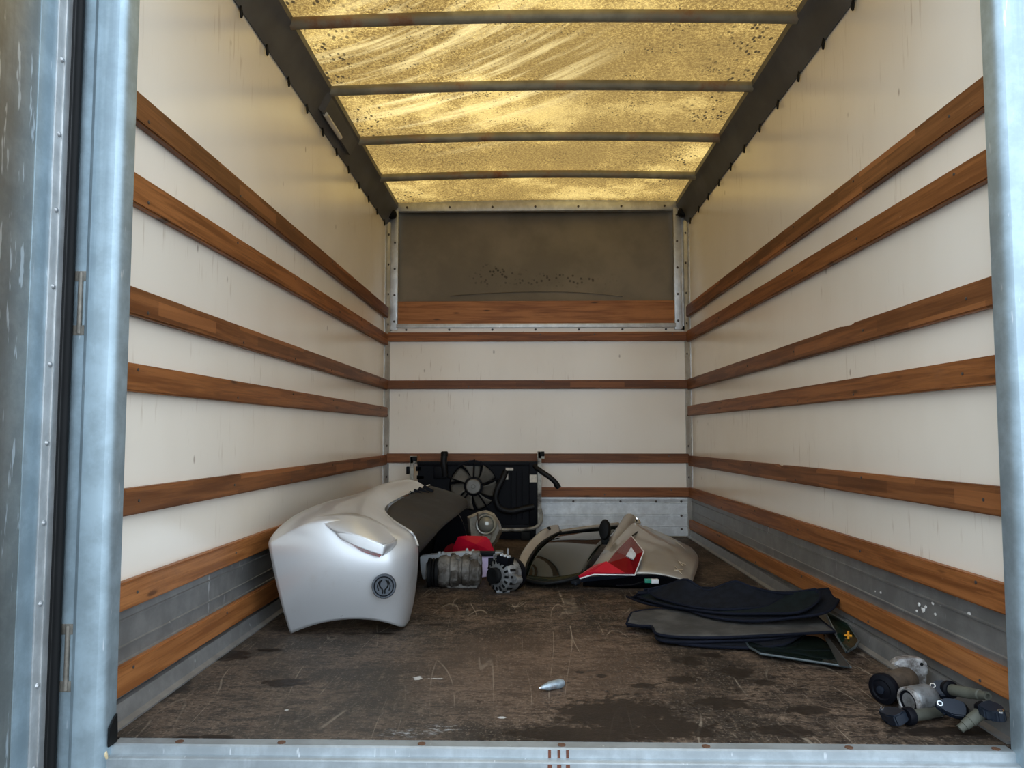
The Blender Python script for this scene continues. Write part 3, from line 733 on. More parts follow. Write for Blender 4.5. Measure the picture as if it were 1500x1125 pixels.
lathe('hose_cap', Q(651, 667, -.045), (0, 0, 1), [(.024, -.005), (.024, .02), (.018, .026)], MT['rubber'], RA, 14)
qbox('relay_block', 637, 683, 655, 700, -.055, -.015, MT['blackc'], .005)
tube('lower_hose', [Q(741, 690, -.04), Q(736, 702, -.06), Q(729, 716, -.07), Q(726, 730, -.07), Q(732, 744, -.07), Q(748, 749, -.06), Q(768, 745, -.05), Q(782, 742, -.04)], .020, MT['hose'], RA, 12)
tube('side_hose', [Q(783, 682, -.03), Q(792, 690, -.06), Q(804, 698, -.07), Q(813, 706, -.07), Q(819, 715, -.07)], .017, MT['hose'], RA, 12)
lathe('hose_clamp', Q(816, 711, -.07), (Q(819, 715)-Q(813, 706)), [(.019, -.012), (.020, 0), (.019, .012)], MT['rubber'], RA, 14)
for (x0, y0, x1, y1) in ((741, 685, 752, 689), (739.5, 693, 744.5, 702), (776, 695, 786, 706)): qbox('paper_label', x0, y0, x1, y1, -.0375 if x0 > 770 else -.0235, -.02, MT['label'], 0)
for sx, top in ((603, 668), (790, 661)):
    a = Q(sx, top, -.05); zb = .02 if sx < 700 else .10
    bm = bmesh.new(); add_box(bm, (a.x-.012, YR-.056, zb), (a.x+.014, YR-.046, a.z), .002); add_box(bm, (a.x-.012, YR-.056, a.z-.05), (a.x+.034, YR-.02, a.z), .004)
    br = fin('steel_bracket', bm, MT['bracket'], RA)
    bm = bmesh.new(); add_box(bm, (a.x+.004, YR-.060, a.z-.034), (a.x+.034, YR-.018, a.z-.002), .006); fin('rubber_mount', bm, MT['rubber'], br)
bm = bmesh.new(); a = Q(600, 690, -.05); add_box(bm, (a.x-.02, YR-.07, a.z-.02), (a.x+.0, YR-.045, a.z+.03), .004); fin('bracket_clip', bm, MT['blackc'], RA)
bm = bmesh.new(); add_tube(bm, [Q(791, 745, -.05), Q(793, 758, -.05), Q(790, 768, -.05), Q(780, 774, -.05), Q(760, 776, -.05), Q(720, 776, -.05), Q(690, 777, -.05)], .012, 8, 6); fin('lower_bar', bm, MT['bracket'], RA, True)
a, b = Q(620, 777), Q(785, 770); box('lower_support', (a.x, YR-.03, 0), (b.x, YR+.05, b.z+.01), MT['blackc'], RA, .006)
for px in (640, 770):
    p = Q(px, 776); box('support_foot', (p.x-.03, YR-.06, 0), (p.x+.03, YR+.05, .055), MT['rubber'], RA, .006)

# ------------------------------------------------------------------ headlight in front of the radiator
YH = 4.36
HL = thing('headlight', P(709, 800, YH)*1, 'old clear car headlight with round projector lens in front of radiator', 'headlight'); HL.location.z = 0
hp = [(684, 757), (699, 750), (712, 747), (724, 752), (733, 766), (735, 776), (727, 795), (716, 806), (700, 804), (688, 792)]
bm = bmesh.new()
f = [bm.verts.new(P(x, y, YH)) for x, y in hp]; ctr = (709, 775)
k = [bm.verts.new(P(ctr[0]+(x-ctr[0])*.86, ctr[1]+(y-ctr[1])*.86, YH-.035)) for x, y in hp]
b_ = [bm.verts.new(Vector((v.co.x*1.0, YH+.16, max(.003, v.co.z*.8)))) for v in f]
n = len(hp)
for i in range(n):
    bm.faces.new((f[i], f[(i+1) % n], b_[(i+1) % n], b_[i])); bm.faces.new((k[i], k[(i+1) % n], f[(i+1) % n], f[i]))
bm.faces.new(b_)
o = fin('outer_housing', bm, MT['lampbody'], HL, True, 25)
box('housing_foot', (P(700, 800, YH).x, YH+.02, 0), (P(722, 800, YH).x, YH+.14, .08), MT['lampbody'], HL, .006)
prism('reflector_plate', [P(ctr[0]+(x-ctr[0])*.88, ctr[1]+(y-ctr[1])*.88, YH-.012) for x, y in hp], (0, .01, 0), MT['lampbody'], HL)
lc = P(712, 768, YH-.03)
lathe('projector_ring', lc, (-.15, -1, .1), [(.058, -.03), (.060, .0), (.054, .012), (.047, .010), (.046, -.02)], MT['lampbody'], HL, 32, ring=True)
GL = mat('headlight_lens_glass', (.20, .20, .17), .06, .2, .1, 8, coat=1.)
lathe('projector_lens', lc, (-.15, -1, .1), [(.046, -.01), (.045, .004), (.038, .018), (.026, .028), (.012, .033), (.0, .034)], GL, HL, 32)
bm = bmesh.new(); add_tube(bm, [P(699, 751, YH-.03), P(703, 772, YH-.035), P(707, 792, YH-.035), P(709, 803, YH-.02)], .006, 6, 4); fin('lamp_rib', bm, MT['rustcan'], HL, True)
bm = bmesh.new(); add_tube(bm, [P(726, 760, YH-.03), P(723, 780, YH-.035), P(714, 800, YH-.03)], .005, 6, 4); fin('lamp_rib', bm, MT['lampbody'], HL, True)

# ------------------------------------------------------------------ red tail lamp lens and pale grey lamp housing
YD = 3.98
TL = thing('tail_lamp', P(690, 830, YD)*1, 'bright red faceted tail lamp lens propped behind pale grey housing', 'lamp'); TL.location.z = 0
bm = bmesh.new()
pf = [(663, 803), (671, 786), (683, 784.5), (711, 785.5), (717, 790), (725, 809), (716, 822), (680, 826), (662, 818)]
c0 = bm.verts.new(P(697, 797, YD-.045)); f = [bm.verts.new(P(x, y, YD)) for x, y in pf]; bk = [bm.verts.new(Vector((v.co.x, YD+.09, max(.003, v.co.z-.04)))) for v in f]
n = len(f)
for i in range(n): bm.faces.new((c0, f[i], f[(i+1) % n])); bm.faces.new((f[i], f[(i+1) % n], bk[(i+1) % n], bk[i]))
bm.faces.new(bk); fin('red_lens', bm, MT['redlight'], TL)
prism('dark_red_wing', [P(x, y, YD+.01) for x, y in ((646, 812), (654, 800), (664, 795), (668, 812), (662, 826), (648, 830))], (0, .06, -.01), mat('dark_red_lens', (.16, .006, .010), .15, 0, .1, coat=1.), TL, .004)
box('lamp_back', (P(640, 820, YD).x, YD+.03, 0), (P(715, 820, YD).x, YD+.10, .06), MT['blackc'], TL, .006)
YG = 3.70
LG = thing('lamp_housing', P(670, 845, YG)*1, 'pale grey plastic lamp housing with lilac panel behind dirty compressor', 'housing'); LG.location.z = 0
prism('grey_shell', [P(x, y, YG) for x, y in ((615, 815), (630, 813), (655, 811), (680, 809), (696, 809), (698, 846), (660, 850.5), (619, 849.5), (616, 834))], (0, .05, 0), MT['greyp'], LG, .005)
for x, y in ((644, 810), (649, 810), (684, 806), (693, 807)):
    p = P(x, y, YG+.02); box('clip_tab', (p.x-.006, YG+.01, p.z-.014), (p.x+.006, YG+.03, p.z+.006), MT['greyp'], LG, .001)
bm = bmesh.new(); add_tube(bm, [P(682, 822, YG-.01), P(682.5, 812, YG-.01), P(684, 804, YG-.008), P(686, 812, YG-.01), P(686, 822, YG-.01)], .004, 8, 4); fin('wire_loop', bm, MT['greyp'], LG, True)
prism('lilac_panel', [P(x, y, YG+.005) for x, y in ((698, 812), (724, 812), (724, 843), (698, 847))], (0, .03, 0), MT['lilac'], LG, .002)
a = P(697, 815, YG-.01); b = P(733, 809, YG-.01); box('black_seal', (a.x, YG-.012, a.z), (b.x, YG+.04, b.z), MT['blackc'], LG, .003)
a = P(725, 818, YG-.01); b = P(737, 808, YG-.01); box('end_clip', (a.x, YG-.016, a.z), (b.x, YG+.03, b.z), MT['castalu'], LG, .004)
a = P(715, 850, YG); b = P(733, 817, YG); box('housing_end', (a.x, YG+.0, 0), (b.x, YG+.04, b.z), MT['blackc'], LG, .004)

# ------------------------------------------------------------------ air-conditioning compressor
YK = 3.52; k0 = G(640, 862)
AC = thing('compressor', (-.33, YK, 0), 'dirty cast metal compressor cylinder with black pulley on the floor', 'compressor')
def kx(px): return P(px, 840, YK).x
def rough(bm, amp, sc):
    for v in bm.verts: v.co += noise.noise_vector(v.co*sc)*amp
zc = .072
bm = bmesh.new()
prof = [(.058, kx(642)), (.068, kx(645)), (.070, kx(654)), (.064, kx(656)), (.064, kx(660)), (.070, kx(662)), (.070, kx(672)), (.061, kx(674)), (.061, kx(677)), (.069, kx(679)), (.070, kx(688)), (.062, kx(690)), (.066, kx(694)), (.064, kx(702)), (.050, kx(705))]
add_lathe(bm, (0, YK, zc), (1, 0, 0), prof, 28); rough(bm, .006, 28); fin('body', bm, MT['dirtmetal'], AC, True, 30)
pul = lathe('pulley', (0, YK, .066), (1, 0, 0), [(.050, kx(627)), (.064, kx(628)), (.064, kx(631)), (.058, kx(633)), (.064, kx(635)), (.058, kx(637)), (.064, kx(639)), (.064, kx(643)), (.05, kx(644))], MT['rubber'], AC, 28)
lathe('clutch_plate', (0, YK, .066), (-1, 0, 0), [(.045, -kx(627)), (.045, -kx(625)), (.015, -kx(625)), (.012, -kx(623.5))], MT['dirtmetal'], pul, 24)
for px, an in ((664, .2), (672, -.5), (683, .3), (691, -.3), (700, .15)):
    d = Vector((0, math.sin(an), math.cos(an))); bm = bmesh.new()
    add_lathe(bm, Vector((kx(px), YK, zc))+d*.055, d, [(.013, 0), (.012, .020), (.007, .024)], 8); rough(bm, .002, 60); fin('bolt_lug', bm, MT['dirtmetal'], AC, True)
bm = bmesh.new(); add_box(bm, (kx(691), YK-.03, zc+.05), (kx(703), YK+.03, zc+.088), .006); add_box(bm, (kx(701), YK-.045, zc+.035), (kx(706.5), YK-.015, zc+.072), .004); rough(bm, .003, 40); fin('hose_port_block', bm, MT['dirtmetal'], AC, True)
bm = bmesh.new(); add_box(bm, (kx(662), YK-.078, zc-.03), (kx(672), YK-.055, zc+.015), .005); rough(bm, .003, 40); fin('mounting_boss', bm, MT['dirtmetal'], AC, True)
bm = bmesh.new(); add_box(bm, (kx(655), YK-.025, 0), (kx(700), YK+.04, .02), .004); rough(bm, .002, 40); fin('mounting_foot', bm, MT['dirtmetal'], AC, True)

# ------------------------------------------------------------------ alternator
AL = thing('alternator', (-.12, 3.42, 0), 'cast aluminium alternator with cooling slots and black pulley', 'alternator')
ax = Vector((-.70, -.70, .05)).normalized(); ac = P(737, 838, 3.42); ac.z = .074
u, v, a = basis(ax)
add = lambda r: r
lathe('front_case', ac, ax, [(.070, -.045), (.074, -.04), (.074, .012), (.068, .028), (.049, .037), (.020, .039)], MT['castalu'], AL, 36)
lathe('rear_cover', ac, ax, [(.054, -.085), (.064, -.080), (.070, -.07), (.070, -.045)], MT['blackc'], AL, 36)
lathe('pulley', ac+ax*.036, ax, [(.016, 0), (.034, .004), (.034, .008), (.030, .010), (.034, .013), (.030, .016), (.034, .019), (.030, .022), (.034, .025), (.034, .032), (.024, .034), (.012, .030)], MT['rubber'], AL, 28)
for k in range(16):                                     # cooling slots on front shoulder and rim
    an = 2*PI*k/16; d = u*math.cos(an)+v*math.sin(an); tgt = ax.cross(d)
    bm = bmesh.new(); add_obox(bm, ac+d*.0725+ax*.006, d, tgt, d.cross(tgt), (.006, .011, .030), .001); fin('cooling_slot', bm, MT['rubber'], AL)
    bm = bmesh.new(); add_obox(bm, ac+d*.056+ax*.034, d, tgt, d.cross(tgt), (.022, .009, .006), .001); fin('cooling_slot', bm, MT['rubber'], AL)
for px, py, rad in ((757, 846, .017), (711, 819, .014), (730, 858, .014)):
    p = P(px, py, 3.40); p.z = max(p.z, .018); d = (p-ac); d -= ax*d.dot(ax); d.normalize()
    e = bmesh.new(); add_lathe(e, ac+d*.086, ax, [(rad, -.02), (rad, .012), (rad*.45, .012), (rad*.45, .006)], 16)
    add_obox(e, ac+d*.068, d, ax.cross(d), d.cross(ax.cross(d)), (.04, rad*2.2, .026), .004); fin('mounting_ear', e, MT['castalu'], AL, True)
pp = P(742, 820, 3.56); bm = bmesh.new(); add_obox(bm, ac+Vector((.010, -.030, .070)), Vector((.8, -.5, -.2)).normalized(), Vector((.5, .85, 0)).normalized(), Vector((.8, -.5, -.2)).normalized().cross(Vector((.5, .85, 0)).normalized()), (.06, .055, .034), .004)
tb = fin('terminal_block', bm, MT['blackc'], AL, True)
bm = bmesh.new()
for k in range(3): add_obox(bm, ac+Vector((-.002+.014*k, -.048, .094-.004*k)), Vector((.9, -.4, -.2)).normalized(), Vector((.4, .9, 0)).normalized(), Vector((0, 0, 1)), (.009, .022, .008), .001)
fin('terminal_pin', bm, MT['greyp'], tb)
lathe('stud', ac+Vector((.02, 0, .06)), (0, 0, 1), [(.004, 0), (.004, .05), (.002, .055)], MT['castalu'], AL, 8)
box('case_foot', (ac.x-.030, ac.y-.03, 0), (ac.x+.03, ac.y+.02, .014), MT['castalu'], AL, .004)

# ------------------------------------------------------------------ tailgate lying on the floor
TG = thing('car_tailgate', (.35, 4.0, 0), 'warm silver car tailgate with rear window and red lamp lying flat', 'tailgate')
arm = [PR(r) for r in (
 [(759,844,3.60),(762,844,3.585),(766,845,3.57)],
 [(754.5,818,3.72),(761,820,3.70),(770,824,3.68)],
 [(771,791,3.95),(778,794,3.93),(786,800,3.90)],
 [(789,774.5,4.2),(796,777,4.18),(804,788,4.12)],
 [(805,766.5,4.4),(810,769,4.38),(815,784,4.3)],
 [(816,766,4.47),(819,770,4.45),(821,780,4.4)])]
for r in arm: r.insert(0, Vector((r[0].x+.004, r[0].y+.01, max(.003, r[0].z-.10))))
grid('top_edge', arm, MT['beige'], TG, 2, .006)
lathe('bump_stop', P(804, 774.5, 4.27), (-.3, -.9, .6), [(.011, -.004), (.011, .004), (.004, .006)], MT['rubber'], TG, 12)
gl = [PR(r) for r in (
 [(766,847,3.57),(795,853,3.48),(829,849,3.47),(852,842,3.50)],
 [(773,823,3.70),(805,825,3.70),(836,824,3.70),(863,822,3.70)],
 [(788,800,3.93),(820,801,3.95),(849,800,3.97),(877,800,4.0)],
 [(806,787,4.15),(838,785,4.2),(867,784,4.25),(894,784,4.25)],
 [(821,780,4.4),(850,776,4.45),(880,772,4.5),(906,769,4.55)])]
for r in gl:
    for p in r: p.z = max(p.z, .012)
glass = grid('rear_window', gl, MT['tintglass'], TG, 2, .005)
tube('window_seal', [p+Vector((0, -.008, -.002)) for p in gl[0]], .009, MT['rubber'], glass, 8)
tube('window_frame', [p+Vector((0, .004, .004)) for p in gl[4]], .012, MT['beige'], glass, 8)
tube('window_seal', [p+Vector((0, -.03, .004)) for p in [gl[4][0]*.82+gl[3][0]*.18, gl[4][1]*.82+gl[3][1]*.18, gl[4][2]*.82+gl[3][2]*.18, gl[4][3]*.82+gl[3][3]*.18]], .006, MT['rubber'], glass, 8)
tube('window_seal', [r[0]+Vector((.004, 0, .004)) for r in gl], .006, MT['rubber'], glass, 8)
body = [PR(r) for r in (
 [(855,846,3.48),(880,842,3.47),(905,841,3.46),(930,840,3.45),(958,839,3.45),(985,844,3.44),(1014,852,3.43)],
 [(869,828,3.62),(888,817,3.6),(910,806,3.6),(935,807,3.6),(965,814,3.6),(995,823,3.6),(1021,836,3.6)],
 [(883,808,3.85),(900,795,3.85),(920,788,3.85),(945,790,3.85),(972,797,3.85),(1000,806,3.83),(1025,818,3.8)],
 [(898,783,4.2),(911,773,4.2),(927,771,4.2),(948,777,4.2),(970,784,4.2),(995,793,4.18),(1018,806,4.1)],
 [(907,768,4.5),(914,759,4.5),(925,756,4.5),(938,765,4.5),(956,772,4.5),(975,781,4.5),(1004,795,4.45)])]
body.append([Vector((p.x, 4.58, max(.01, p.z-.09))) for p in body[-1]])
grid('outer_panel', body, MT['beige'], TG, 2, .006)
# belt-line beam with its open end
tube('belt_beam', [P(889, 812, 3.76), P(901, 793, 3.98), P(912, 777, 4.2), P(922, 762, 4.44)], lambda t: .022+.016*t, MT['beige'], TG, 14, 6)
hub = lathe('beam_end', P(930, 762, 4.44), Vector((.55, -.35, .75)), [(.036, -.03), (.040, 0), (.036, .008), (.028, .006), (.026, -.01), (.0, -.012)], MT['beige'], TG, 24)
lathe('chrome_lip', P(930, 762, 4.44)+Vector((.55, -.35, .75)).normalized()*.004, Vector((.55, -.35, .75)), [(.030, 0), (.034, .005), (.026, .005), (.024, 0)], MT['chrome'], hub, 24, ring=True)
lathe('dark_socket', P(930, 762, 4.44)+Vector((.55, -.35, .75)).normalized()*.003, Vector((.55, -.35, .75)), [(.012, -.004), (.012, .003), (.004, .004)], MT['rubber'], hub, 14)
# pressed swage line on the panel
tube('swage_line', [P(943, 771, 4.46), P(962, 779, 4.38), P(985, 790, 4.2), P(1004, 806, 3.95), P(1012, 826, 3.72), P(1008, 846, 3.50)], .005, MT['beige'], TG, 8)
tube('panel_gap', [P(940, 774.5, 4.33), P(933, 780, 4.05), P(926, 785, 3.82)], .004, MT['rubber'], TG, 6)
# lamp on the tailgate
def lens(name, pts, m, lift):
    bm = bmesh.new(); add_prism(bm, pts, (0, -.003, -.012)); return fin(name, bm, m, TG)
L1 = [P(925, 785, 3.80), P(943, 808, 3.53), P(930, 842, 3.41), P(916, 841, 3.41), P(889, 825, 3.47), P(902, 808, 3.58)]
L2 = [P(889, 825, 3.47), P(916, 841, 3.41), P(930, 842, 3.41), P(900, 841.5, 3.42), P(870, 841, 3.43), P(849, 847, 3.45), P(872, 831, 3.50)]
tl = None
bm = bmesh.new(); vs = [bm.verts.new(p) for p in L1]; cpt = bm.verts.new(P(921, 815, 3.46))
for i in range(6): bm.faces.new((vs[i], vs[(i+1) % 6], cpt))
o = fin('red_lamp', bm, MT['red'], TG); sm = o.modifiers.new('t', 'SOLIDIFY'); sm.thickness = .014
RLAMP = o
bm = bmesh.new(); vs = [bm.verts.new(p) for p in L2]; bm.faces.new([vs[i] for i in (0, 1, 2, 3)]); bm.faces.new([vs[i] for i in (0, 3, 4)]); bm.faces.new([vs[i] for i in (0, 4, 5, 6)])
o = fin('lower_lens', bm, MT['redlight'], RLAMP); sm = o.modifiers.new('t', 'SOLIDIFY'); sm.thickness = .012
bm = bmesh.new(); add_prism(bm, [P(x, y, Y) for x, y, Y in ((924.5, 801, 3.52), (932, 812, 3.455), (928, 819.5, 3.435), (917, 814, 3.455))], (0, .008, -.006)); fin('clear_lens', bm, MT['greyp'], RLAMP)
tube('lens_rim', [P(925, 785, 3.80), P(943, 808, 3.525), P(930, 842, 3.405)], .0025, MT['white'], RLAMP, 6, 1)
tube('lens_rim', [P(930, 842.5, 3.405), P(900, 842, 3.42), P(870, 841.5, 3.425), P(849, 847.5, 3.45)], .003, MT['white'], RLAMP, 6, 1)
# dark underside down to the floor
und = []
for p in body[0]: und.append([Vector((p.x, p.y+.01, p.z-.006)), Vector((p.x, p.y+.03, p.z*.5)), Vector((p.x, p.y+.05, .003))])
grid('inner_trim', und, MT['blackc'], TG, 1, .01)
prism('trim_edge', [P(x, y, Y) for x, y, Y in ((852, 846, 3.47), (880, 843.5, 3.44), (925, 844, 3.43), (900, 848, 3.44), (850, 853, 3.48))], (0, .02, -.002), MT['navy'], TG)
bm = bmesh.new(); p = G(843, 857); add_box(bm, (p.x-.022, p.y-.01, .003), (p.x+.022, p.y+.03, .035), .006); add_box(bm, (p.x-.006, p.y-.014, 0), (p.x+.008, p.y+.01, .02), .003); fin('latch_clip', bm, MT['navy'], TG, True)
# oval black bracket standing on the glass
oc = P(886, 776, 4.03)
lathe('oval_stop', oc, Vector((-.55, -1, .15)), [(.020, -.022), (.048, -.018), (.054, -.006), (.054, .006), (.046, .016), (.016, .020)], MT['rubber'], TG, 28, .55)
box('stop_foot', (oc.x-.018, oc.y-.012, oc.z-.075), (oc.x+.020, oc.y+.020, oc.z-.03), MT['rubber'], TG, .006)
# wiring tail with green and white connector
wz = [P(903, 858, 3.40), P(925, 857, 3.36), P(940, 853, 3.37), P(948, 851, 3.38)]
for p_ in wz: p_.z = max(p_.z, .010)
tube('wire', wz, .0035, MT['blackc'], TG, 6)
p = wz[-1]; box('connector', (p.x-.012, p.y-.012, p.z-.007), (p.x+.018, p.y+.012, p.z+.009), MT['green'], TG, .002)
box('connector_tip', (p.x+.016, p.y-.014, p.z-.009), (p.x+.048, p.y+.012, p.z+.009), MT['white'], TG, .002)
# chrome badge letters, reading up the panel
def badge(ch, px, py, Y, size):
    cu = bpy.data.curves.new('badge_letter', 'FONT'); cu.body = ch; cu.size = size; cu.extrude = .002; cu.align_x = 'CENTER'; cu.align_y = 'CENTER'
    ob = bpy.data.objects.new('tmp_text', cu); COL.objects.link(ob)
    dg = bpy.context.evaluated_depsgraph_get(); me = bpy.data.meshes.new_from_object(ob.evaluated_get(dg)); bpy.data.objects.remove(ob)
    bm = bmesh.new(); bm.from_mesh(me); bpy.data.meshes.remove(me)
    n_ = Vector((.30, -.55, .78)).normalized(); xd = Vector((.28, .75, .42)); xd = (xd-n_*xd.dot(n_)).normalized(); yd = n_.cross(xd)
    M = Matrix((xd, yd, n_)).transposed().to_4x4(); M.translation = P(px, py, Y)+n_*.010
    bm.transform(M); return fin('badge_letter', bm, MT['chrome'], TG)
badge('X', 993, 838, 3.50, .055); badge('4', 998, 828.5, 3.57, .055)

# ------------------------------------------------------------------ floor mats and glass
def wob(p, s, k): return noise.noise(Vector((p.x*s, p.y*s, k)))
def floor_mat(label, far, near, m, rows_n=5, sag=0., group='car floor mats in a pile'):
    fa = smooth_path([G(*p) for p in far], 4); ne = smooth_path([G(*p) for p in near], 4)
    n = 25
    def res(L):
        return [L[min(int(i*(len(L)-1)/(n-1)), len(L)-2)].lerp(L[min(int(i*(len(L)-1)/(n-1)), len(L)-2)+1], i*(len(L)-1)/(n-1)-min(int(i*(len(L)-1)/(n-1)), len(L)-2)) for i in range(n)]
    fa, ne = res(fa), res(ne); rows = []
    for j in range(rows_n+1):
        t = j/rows_n; r = []
        for a_, b_ in zip(ne, fa):
            q = a_.lerp(b_, t); q.z -= sag*math.sin(PI*t); q.z = max(q.z+.006*wob(q, 6, len(label))*math.sin(PI*t), .005); r.append(q)
        rows.append(r)
    c = sum((q for r in rows for q in r), Vector())/sum(len(r) for r in rows)
    T = thing('floor_mat', (c.x, c.y, 0), label, 'floor mat', group)
    grid('carpet', rows, m, T, 1, .007)
    loop = ne + [r[-1] for r in rows[1:-1]] + fa[::-1] + [r[0] for r in rows[1:-1]][::-1] + [ne[0]]
    bm = bmesh.new(); add_tube(bm, [q+Vector((0, 0, -.002)) for q in loop], .0048, 6, 1); fin('edge_binding', bm, MT['binding'], T, True)
    return T
def pane(name, label, pts, m, edge):
    c = sum((Vector(p) for p in pts), Vector())/len(pts)
    T = thing(name, (c.x, c.y, 0), label, 'window glass')
    prism('glass', pts, (0, 0, .005), m, T)
    bm = bmesh.new(); add_tube(bm, [p+Vector((0, 0, .003)) for p in pts]+[pts[0]+Vector((0, 0, .003))], .0036, 6, 1); fin('edge_strip', bm, edge, T, True)
    return T
EDG = mat('glass_edge_grey', (.06, .078, .085), .3, 0, .2)
GRN = mat('dark_green_glass', (.006, .018, .013), .06, 0, .2, spec=.3)
PN2 = pane('window_pane', 'dark green car window glass with orange cross mark by right wall', [G(1207, 893, .042), G(1233, 901, .046), G(1258, 940, .036), G(1252, 950, .030), G(1240, 957, .026), G(1219, 922, .030)], GRN, EDG)
for pts in (((1237, 929.5), (1248, 930.5), (1248, 932.5), (1237, 931.5)), ((1241, 925), (1244, 925), (1244, 936), (1241, 936))):
    bm = bmesh.new(); add_prism(bm, [G(x, y, .0415) for x, y in pts], (0, 0, .0015)); fin('cross_mark', bm, MT['orange_mark'], PN2)
PN1 = pane('window_pane', 'black tinted car window glass flat on floor under the mats', [G(1097, 949, .012), G(1114, 959, .012), G(1246, 979, .012), G(1209, 932, .012), G(1180, 918, .012), G(1080, 920, .012)], MT['tintglass'], EDG)
bm = bmesh.new(); add_prism(bm, [G(1207, 932, .0175), G(1211, 932, .0175), G(1245, 978, .0175), G(1229, 975, .0175)], (0, 0, .002)); fin('printed_border', bm, mat('grey_printed_border', (.035, .038, .037), .4), PN1)

floor_mat('lowest dark floor mat with a curved edge over the black glass', [(990, 918, .026), (1060, 916, .026), (1120, 916, .026), (1185, 917, .026)], [(994, 942, .012), (1040, 946, .012), (1100, 948, .014), (1146, 944, .022), (1170, 931, .028)], MT['carpet'])
floor_mat('navy floor mat just under the grey backed mat', [(930, 900, .034), (1000, 903, .036), (1080, 905, .036), (1170, 910, .036)], [(919, 916, .018), (957, 920, .018), (964, 936, .018), (1002, 940, .020), (1060, 938, .024), (1120, 936, .028), (1165, 930, .034)], MT['carpet'])
floor_mat('worn grey rubber backed floor mat lying upside down on lower pile', [(925, 897, .045), (960, 892, .048), (1030, 893, .05), (1110, 897, .052), (1197, 903, .055)], [(918, 913, .030), (937, 916, .030), (955, 917, .030), (961, 927, .030), (991, 932, .032), (1050, 933, .036), (1110, 930.5, .040), (1170, 927.5, .044), (1223, 924.5, .048)], MT['matback'])
floor_mat('dark floor mat with rounded end curled up against right wall', [(935, 868, .075), (1000, 866, .09), (1080, 868, .10), (1150, 868, .115), (1214, 861.5, .135)], [(918.5, 873, .035), (948, 884, .050), (1002, 891.5, .055), (1036, 902, .058), (1098, 909, .062), (1160, 904, .075), (1212, 896, .095), (1229, 877, .115)], MT['carpet'], sag=.012)
floor_mat('greenish black floor mat with wide rounded end in upper pile', [(945, 862, .09), (1010, 860, .105), (1090, 862, .115), (1150, 867, .125), (1195, 862, .145)], [(934, 873, .060), (968, 884, .065), (1020, 893, .068), (1068, 898, .072), (1120, 898, .082), (1171, 896, .095), (1198, 880, .118), (1201, 867, .135)], MT['carpetg'], sag=.010)
floor_mat('topmost black floor mat with two humps along its back edge', [(949, 863, .100), (978, 856, .115), (1003, 847.5, .150), (1018, 855, .135), (1036, 864, .120), (1056, 857, .135), (1078, 850.5, .155), (1100, 859, .140), (1130, 866, .130), (1161, 869, .125)], [(951, 866, .092), (962, 874, .080), (985, 881, .078), (1010, 887, .078), (1045, 891.5, .078), (1085, 891, .082), (1121, 888, .088), (1140, 878, .105), (1163, 871, .120)], MT['carpet'], sag=.006)

# ------------------------------------------------------------------ small parts in the right corner
def coil(label, hc, hz, ear, er, s0, s1, r=.0135):
    """ignition coil: flat head with bolt ear, tapering boot"""
    a_, b_ = G(*hc), G(*ear); c_, d_ = G(*s0), G(*s1)
    T = thing('ignition_coil', (a_.x, a_.y, 0), label, 'ignition coil', 'ignition coils in the corner')
    d = (b_-a_); up = Vector((0, -.72, .69)); e = d.normalized(); sd = up.cross(e).normalized(); up2 = e.cross(sd)
    L = d.length
    ol = [(-.020, -.018), (-.024, .0), (-.020, .018), (.004, .022), (L*.6, .013), (L, .011), (L+.009, 0), (L, -.011), (L*.6, -.013), (.004, -.022)]
    bm = bmesh.new(); add_prism(bm, [a_+e*x+sd*y-up2*hz/2 for x, y in ol], up2*hz)
    bmesh.ops.bevel(bm, geom=list(bm.edges), offset=.003, segments=2, affect='EDGES', clamp_overlap=True)
    hd = fin('head', bm, MT['navy'], T, True)
    lathe('bolt_ring', b_-e*.001, up2, [(.0068, -hz*.4), (.0068, hz*.5+.001), (.0042, hz*.5+.001), (.0042, -hz*.4)], MT['chrome'], hd, 16, ring=True)
    bx = (d_-c_); Ls = bx.length
    lathe('collar', c_, bx, [(.018, -.012), (.021, -.006), (.021, .006), (.017, .010)], MT['blackc'], T, 20)
    lathe('boot', c_, bx, [(r, 0), (r, Ls*.55), (r*.88, Ls*.57), (r*.88, Ls*.8), (r*.72, Ls*.82), (r*.70, Ls), (r*.4, Ls), (r*.4, Ls-.006)], MT['olive'], T, 18)
    return T
coil('ignition coil lying flat with its grey boot under the metal housing', (1312, 1050, .022), .026, (1294, 1045, .016), 0, (1331, 1049, .022), (1384, 1042, .018))
coil('ignition coil with bolt ear resting against the metal housing', (1398, 1038, .048), .018, (1375, 1033, .052), 0, (1404, 1040, .034), (1416, 1042, .020))
coil('ignition coil lying along the wall foot behind the other coils', (1379, 1010, .058), .022, (1366, 1008, .058), 0, (1391, 1010, .062), (1447, 1020, .088))
coil('ignition coil with boot end pointing out towards the sill', (1452, 1041, .066), .024, (1468, 1049, .064), 0, (1441, 1041, .056), (1406, 1068, .014))

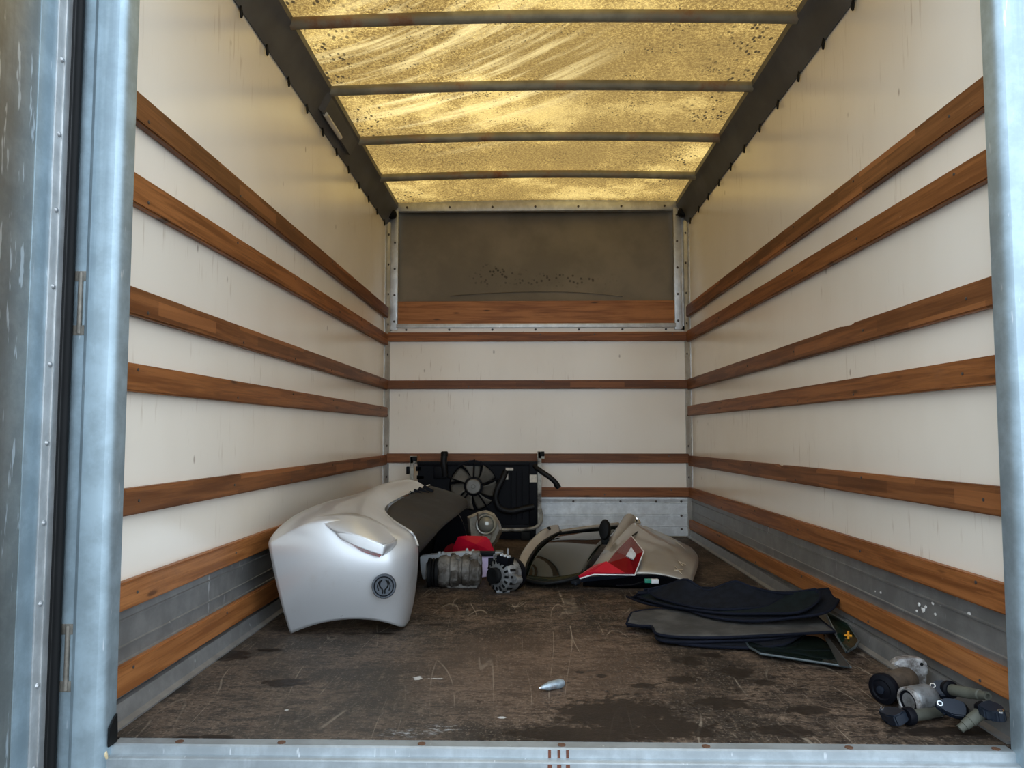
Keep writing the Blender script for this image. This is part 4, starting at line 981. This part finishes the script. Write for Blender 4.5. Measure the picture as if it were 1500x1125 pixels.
SM = thing('starter_motor', (.97, 2.15, 0), 'small motor with rusty can, black end cap and bright cast bracket', 'motor')
c0 = G(1294, 1009, .040); c1 = G(1331, 994, .046); d = c1-c0
lathe('end_cap', c0, -d, [(.037, -.012), (.039, 0), (.037, .006), (.026, .010), (.022, .008), (.010, .012), (.0, .012)], MT['blackc'], SM, 28)
lathe('can', c0, d, [(.030, .004), (.032, .01), (.034, d.length*.5), (.032, d.length*.92), (.028, d.length)], MT['rustcan'], SM, 28)
lathe('shaft_boss', c0-d.normalized()*.008, -d, [(.010, 0), (.010, .008), (.004, .009)], MT['navy'], SM, 14)
bpts = [(1309, 976), (1316, 967), (1335, 964.5), (1354, 966), (1361, 975), (1360, 990), (1353, 998), (1361, 1006), (1352, 1014), (1338, 1006), (1340, 992), (1332, 983), (1322, 978)]
yb_ = c1.y+.02
prism('cast_bracket', [on(x, y, 1, yb_) for x, y in bpts], (0, .035, 0), MT['brightcast'], SM, .005)
for x, y in ((1350, 973), (1343, 998)): lathe('bolt_hole', on(x, y, 1, yb_), (0, -1, 0), [(.0045, -.002), (.0045, .001), (.003, .001)], MT['rubber'], SM, 12)
p = on(1350, 1008, 1, yb_); box('bracket_foot', (p.x-.02, yb_, 0), (p.x+.015, yb_+.035, max(p.z+.01, .02)), MT['brightcast'], SM, .004)
p = G(1322, 1013, .012); bm = bmesh.new(); bmesh.ops.create_icosphere(bm, subdivisions=2, radius=.010)
for v_ in bm.verts: v_.co = v_.co + noise.noise_vector(v_.co*80)*.003 + Vector((p.x, p.y, .010))
fin('rusty_terminal', bm, mat('rust_lump', (.22, .09, .05), .8, 0, .3, 40), SM, True)

HS = thing('metal_housing', (.99, 2.04, 0), 'rounded grey cast metal housing with an arched opening between the coils', 'housing')
h0 = G(1333, 1027, .035); h1 = G(1366, 1020, .040); d = h1-h0
lathe('body', h0, d, [(.030, -.004), (.033, 0), (.034, .02), (.032, d.length*.8), (.024, d.length)], MT['castalu'], HS, 28)
lathe('arched_opening', h0, -d, [(.026, -.002), (.026, .006), (.020, .004), (.0, .003)], MT['blackc'], HS, 28)
lathe('rim', h0, -d, [(.034, -.002), (.034, .007), (.028, .008), (.027, .003)], MT['brightcast'], HS, 28, ring=True)
for x, y, z in ((1327, 1027, .016), (1334, 1036, .010)): lathe('stub', G(x, y, z), (-.6, -.8, .1), [(.010, -.02), (.010, .012), (.005, .015)], MT['brightcast'], HS, 14)
box('base_flange', (h0.x-.01, h0.y-.01, 0), (h1.x+.01, h1.y+.02, .012), MT['castalu'], HS, .003)
lathe('bolt_lug', G(1370, 1014, .045), (.3, .2, 1), [(.010, -.012), (.010, .012), (.005, .013)], MT['castalu'], HS, 12)

# small metal plug on the bare floor
pa, pb = G(791, 1008, .011), G(826, 1000, .013)
PG = thing('metal_plug', ((pa+pb)/2).to_2d().to_3d(), 'small tapered silver metal plug alone on bare floor', 'metal plug')
d = pb-pa; L = d.length
lathe('plug_body', pa, d, [(.003, 0), (.006, L*.12), (.011, L*.35), (.012, L*.6), (.0125, L*.85), (.009, L*.97), (.004, L)], mat('dull_blue_grey_metal', (.30, .36, .40), .4, .6, .3, 40, bump=.5, dirt=(.16, .12, .10), dscale=50, damt=.4), PG, 16)
lathe('plug_tip', pa-d.normalized()*.003, d, [(.001, 0), (.0035, .004), (.004, .008)], MT['chrome'], PG, 10)
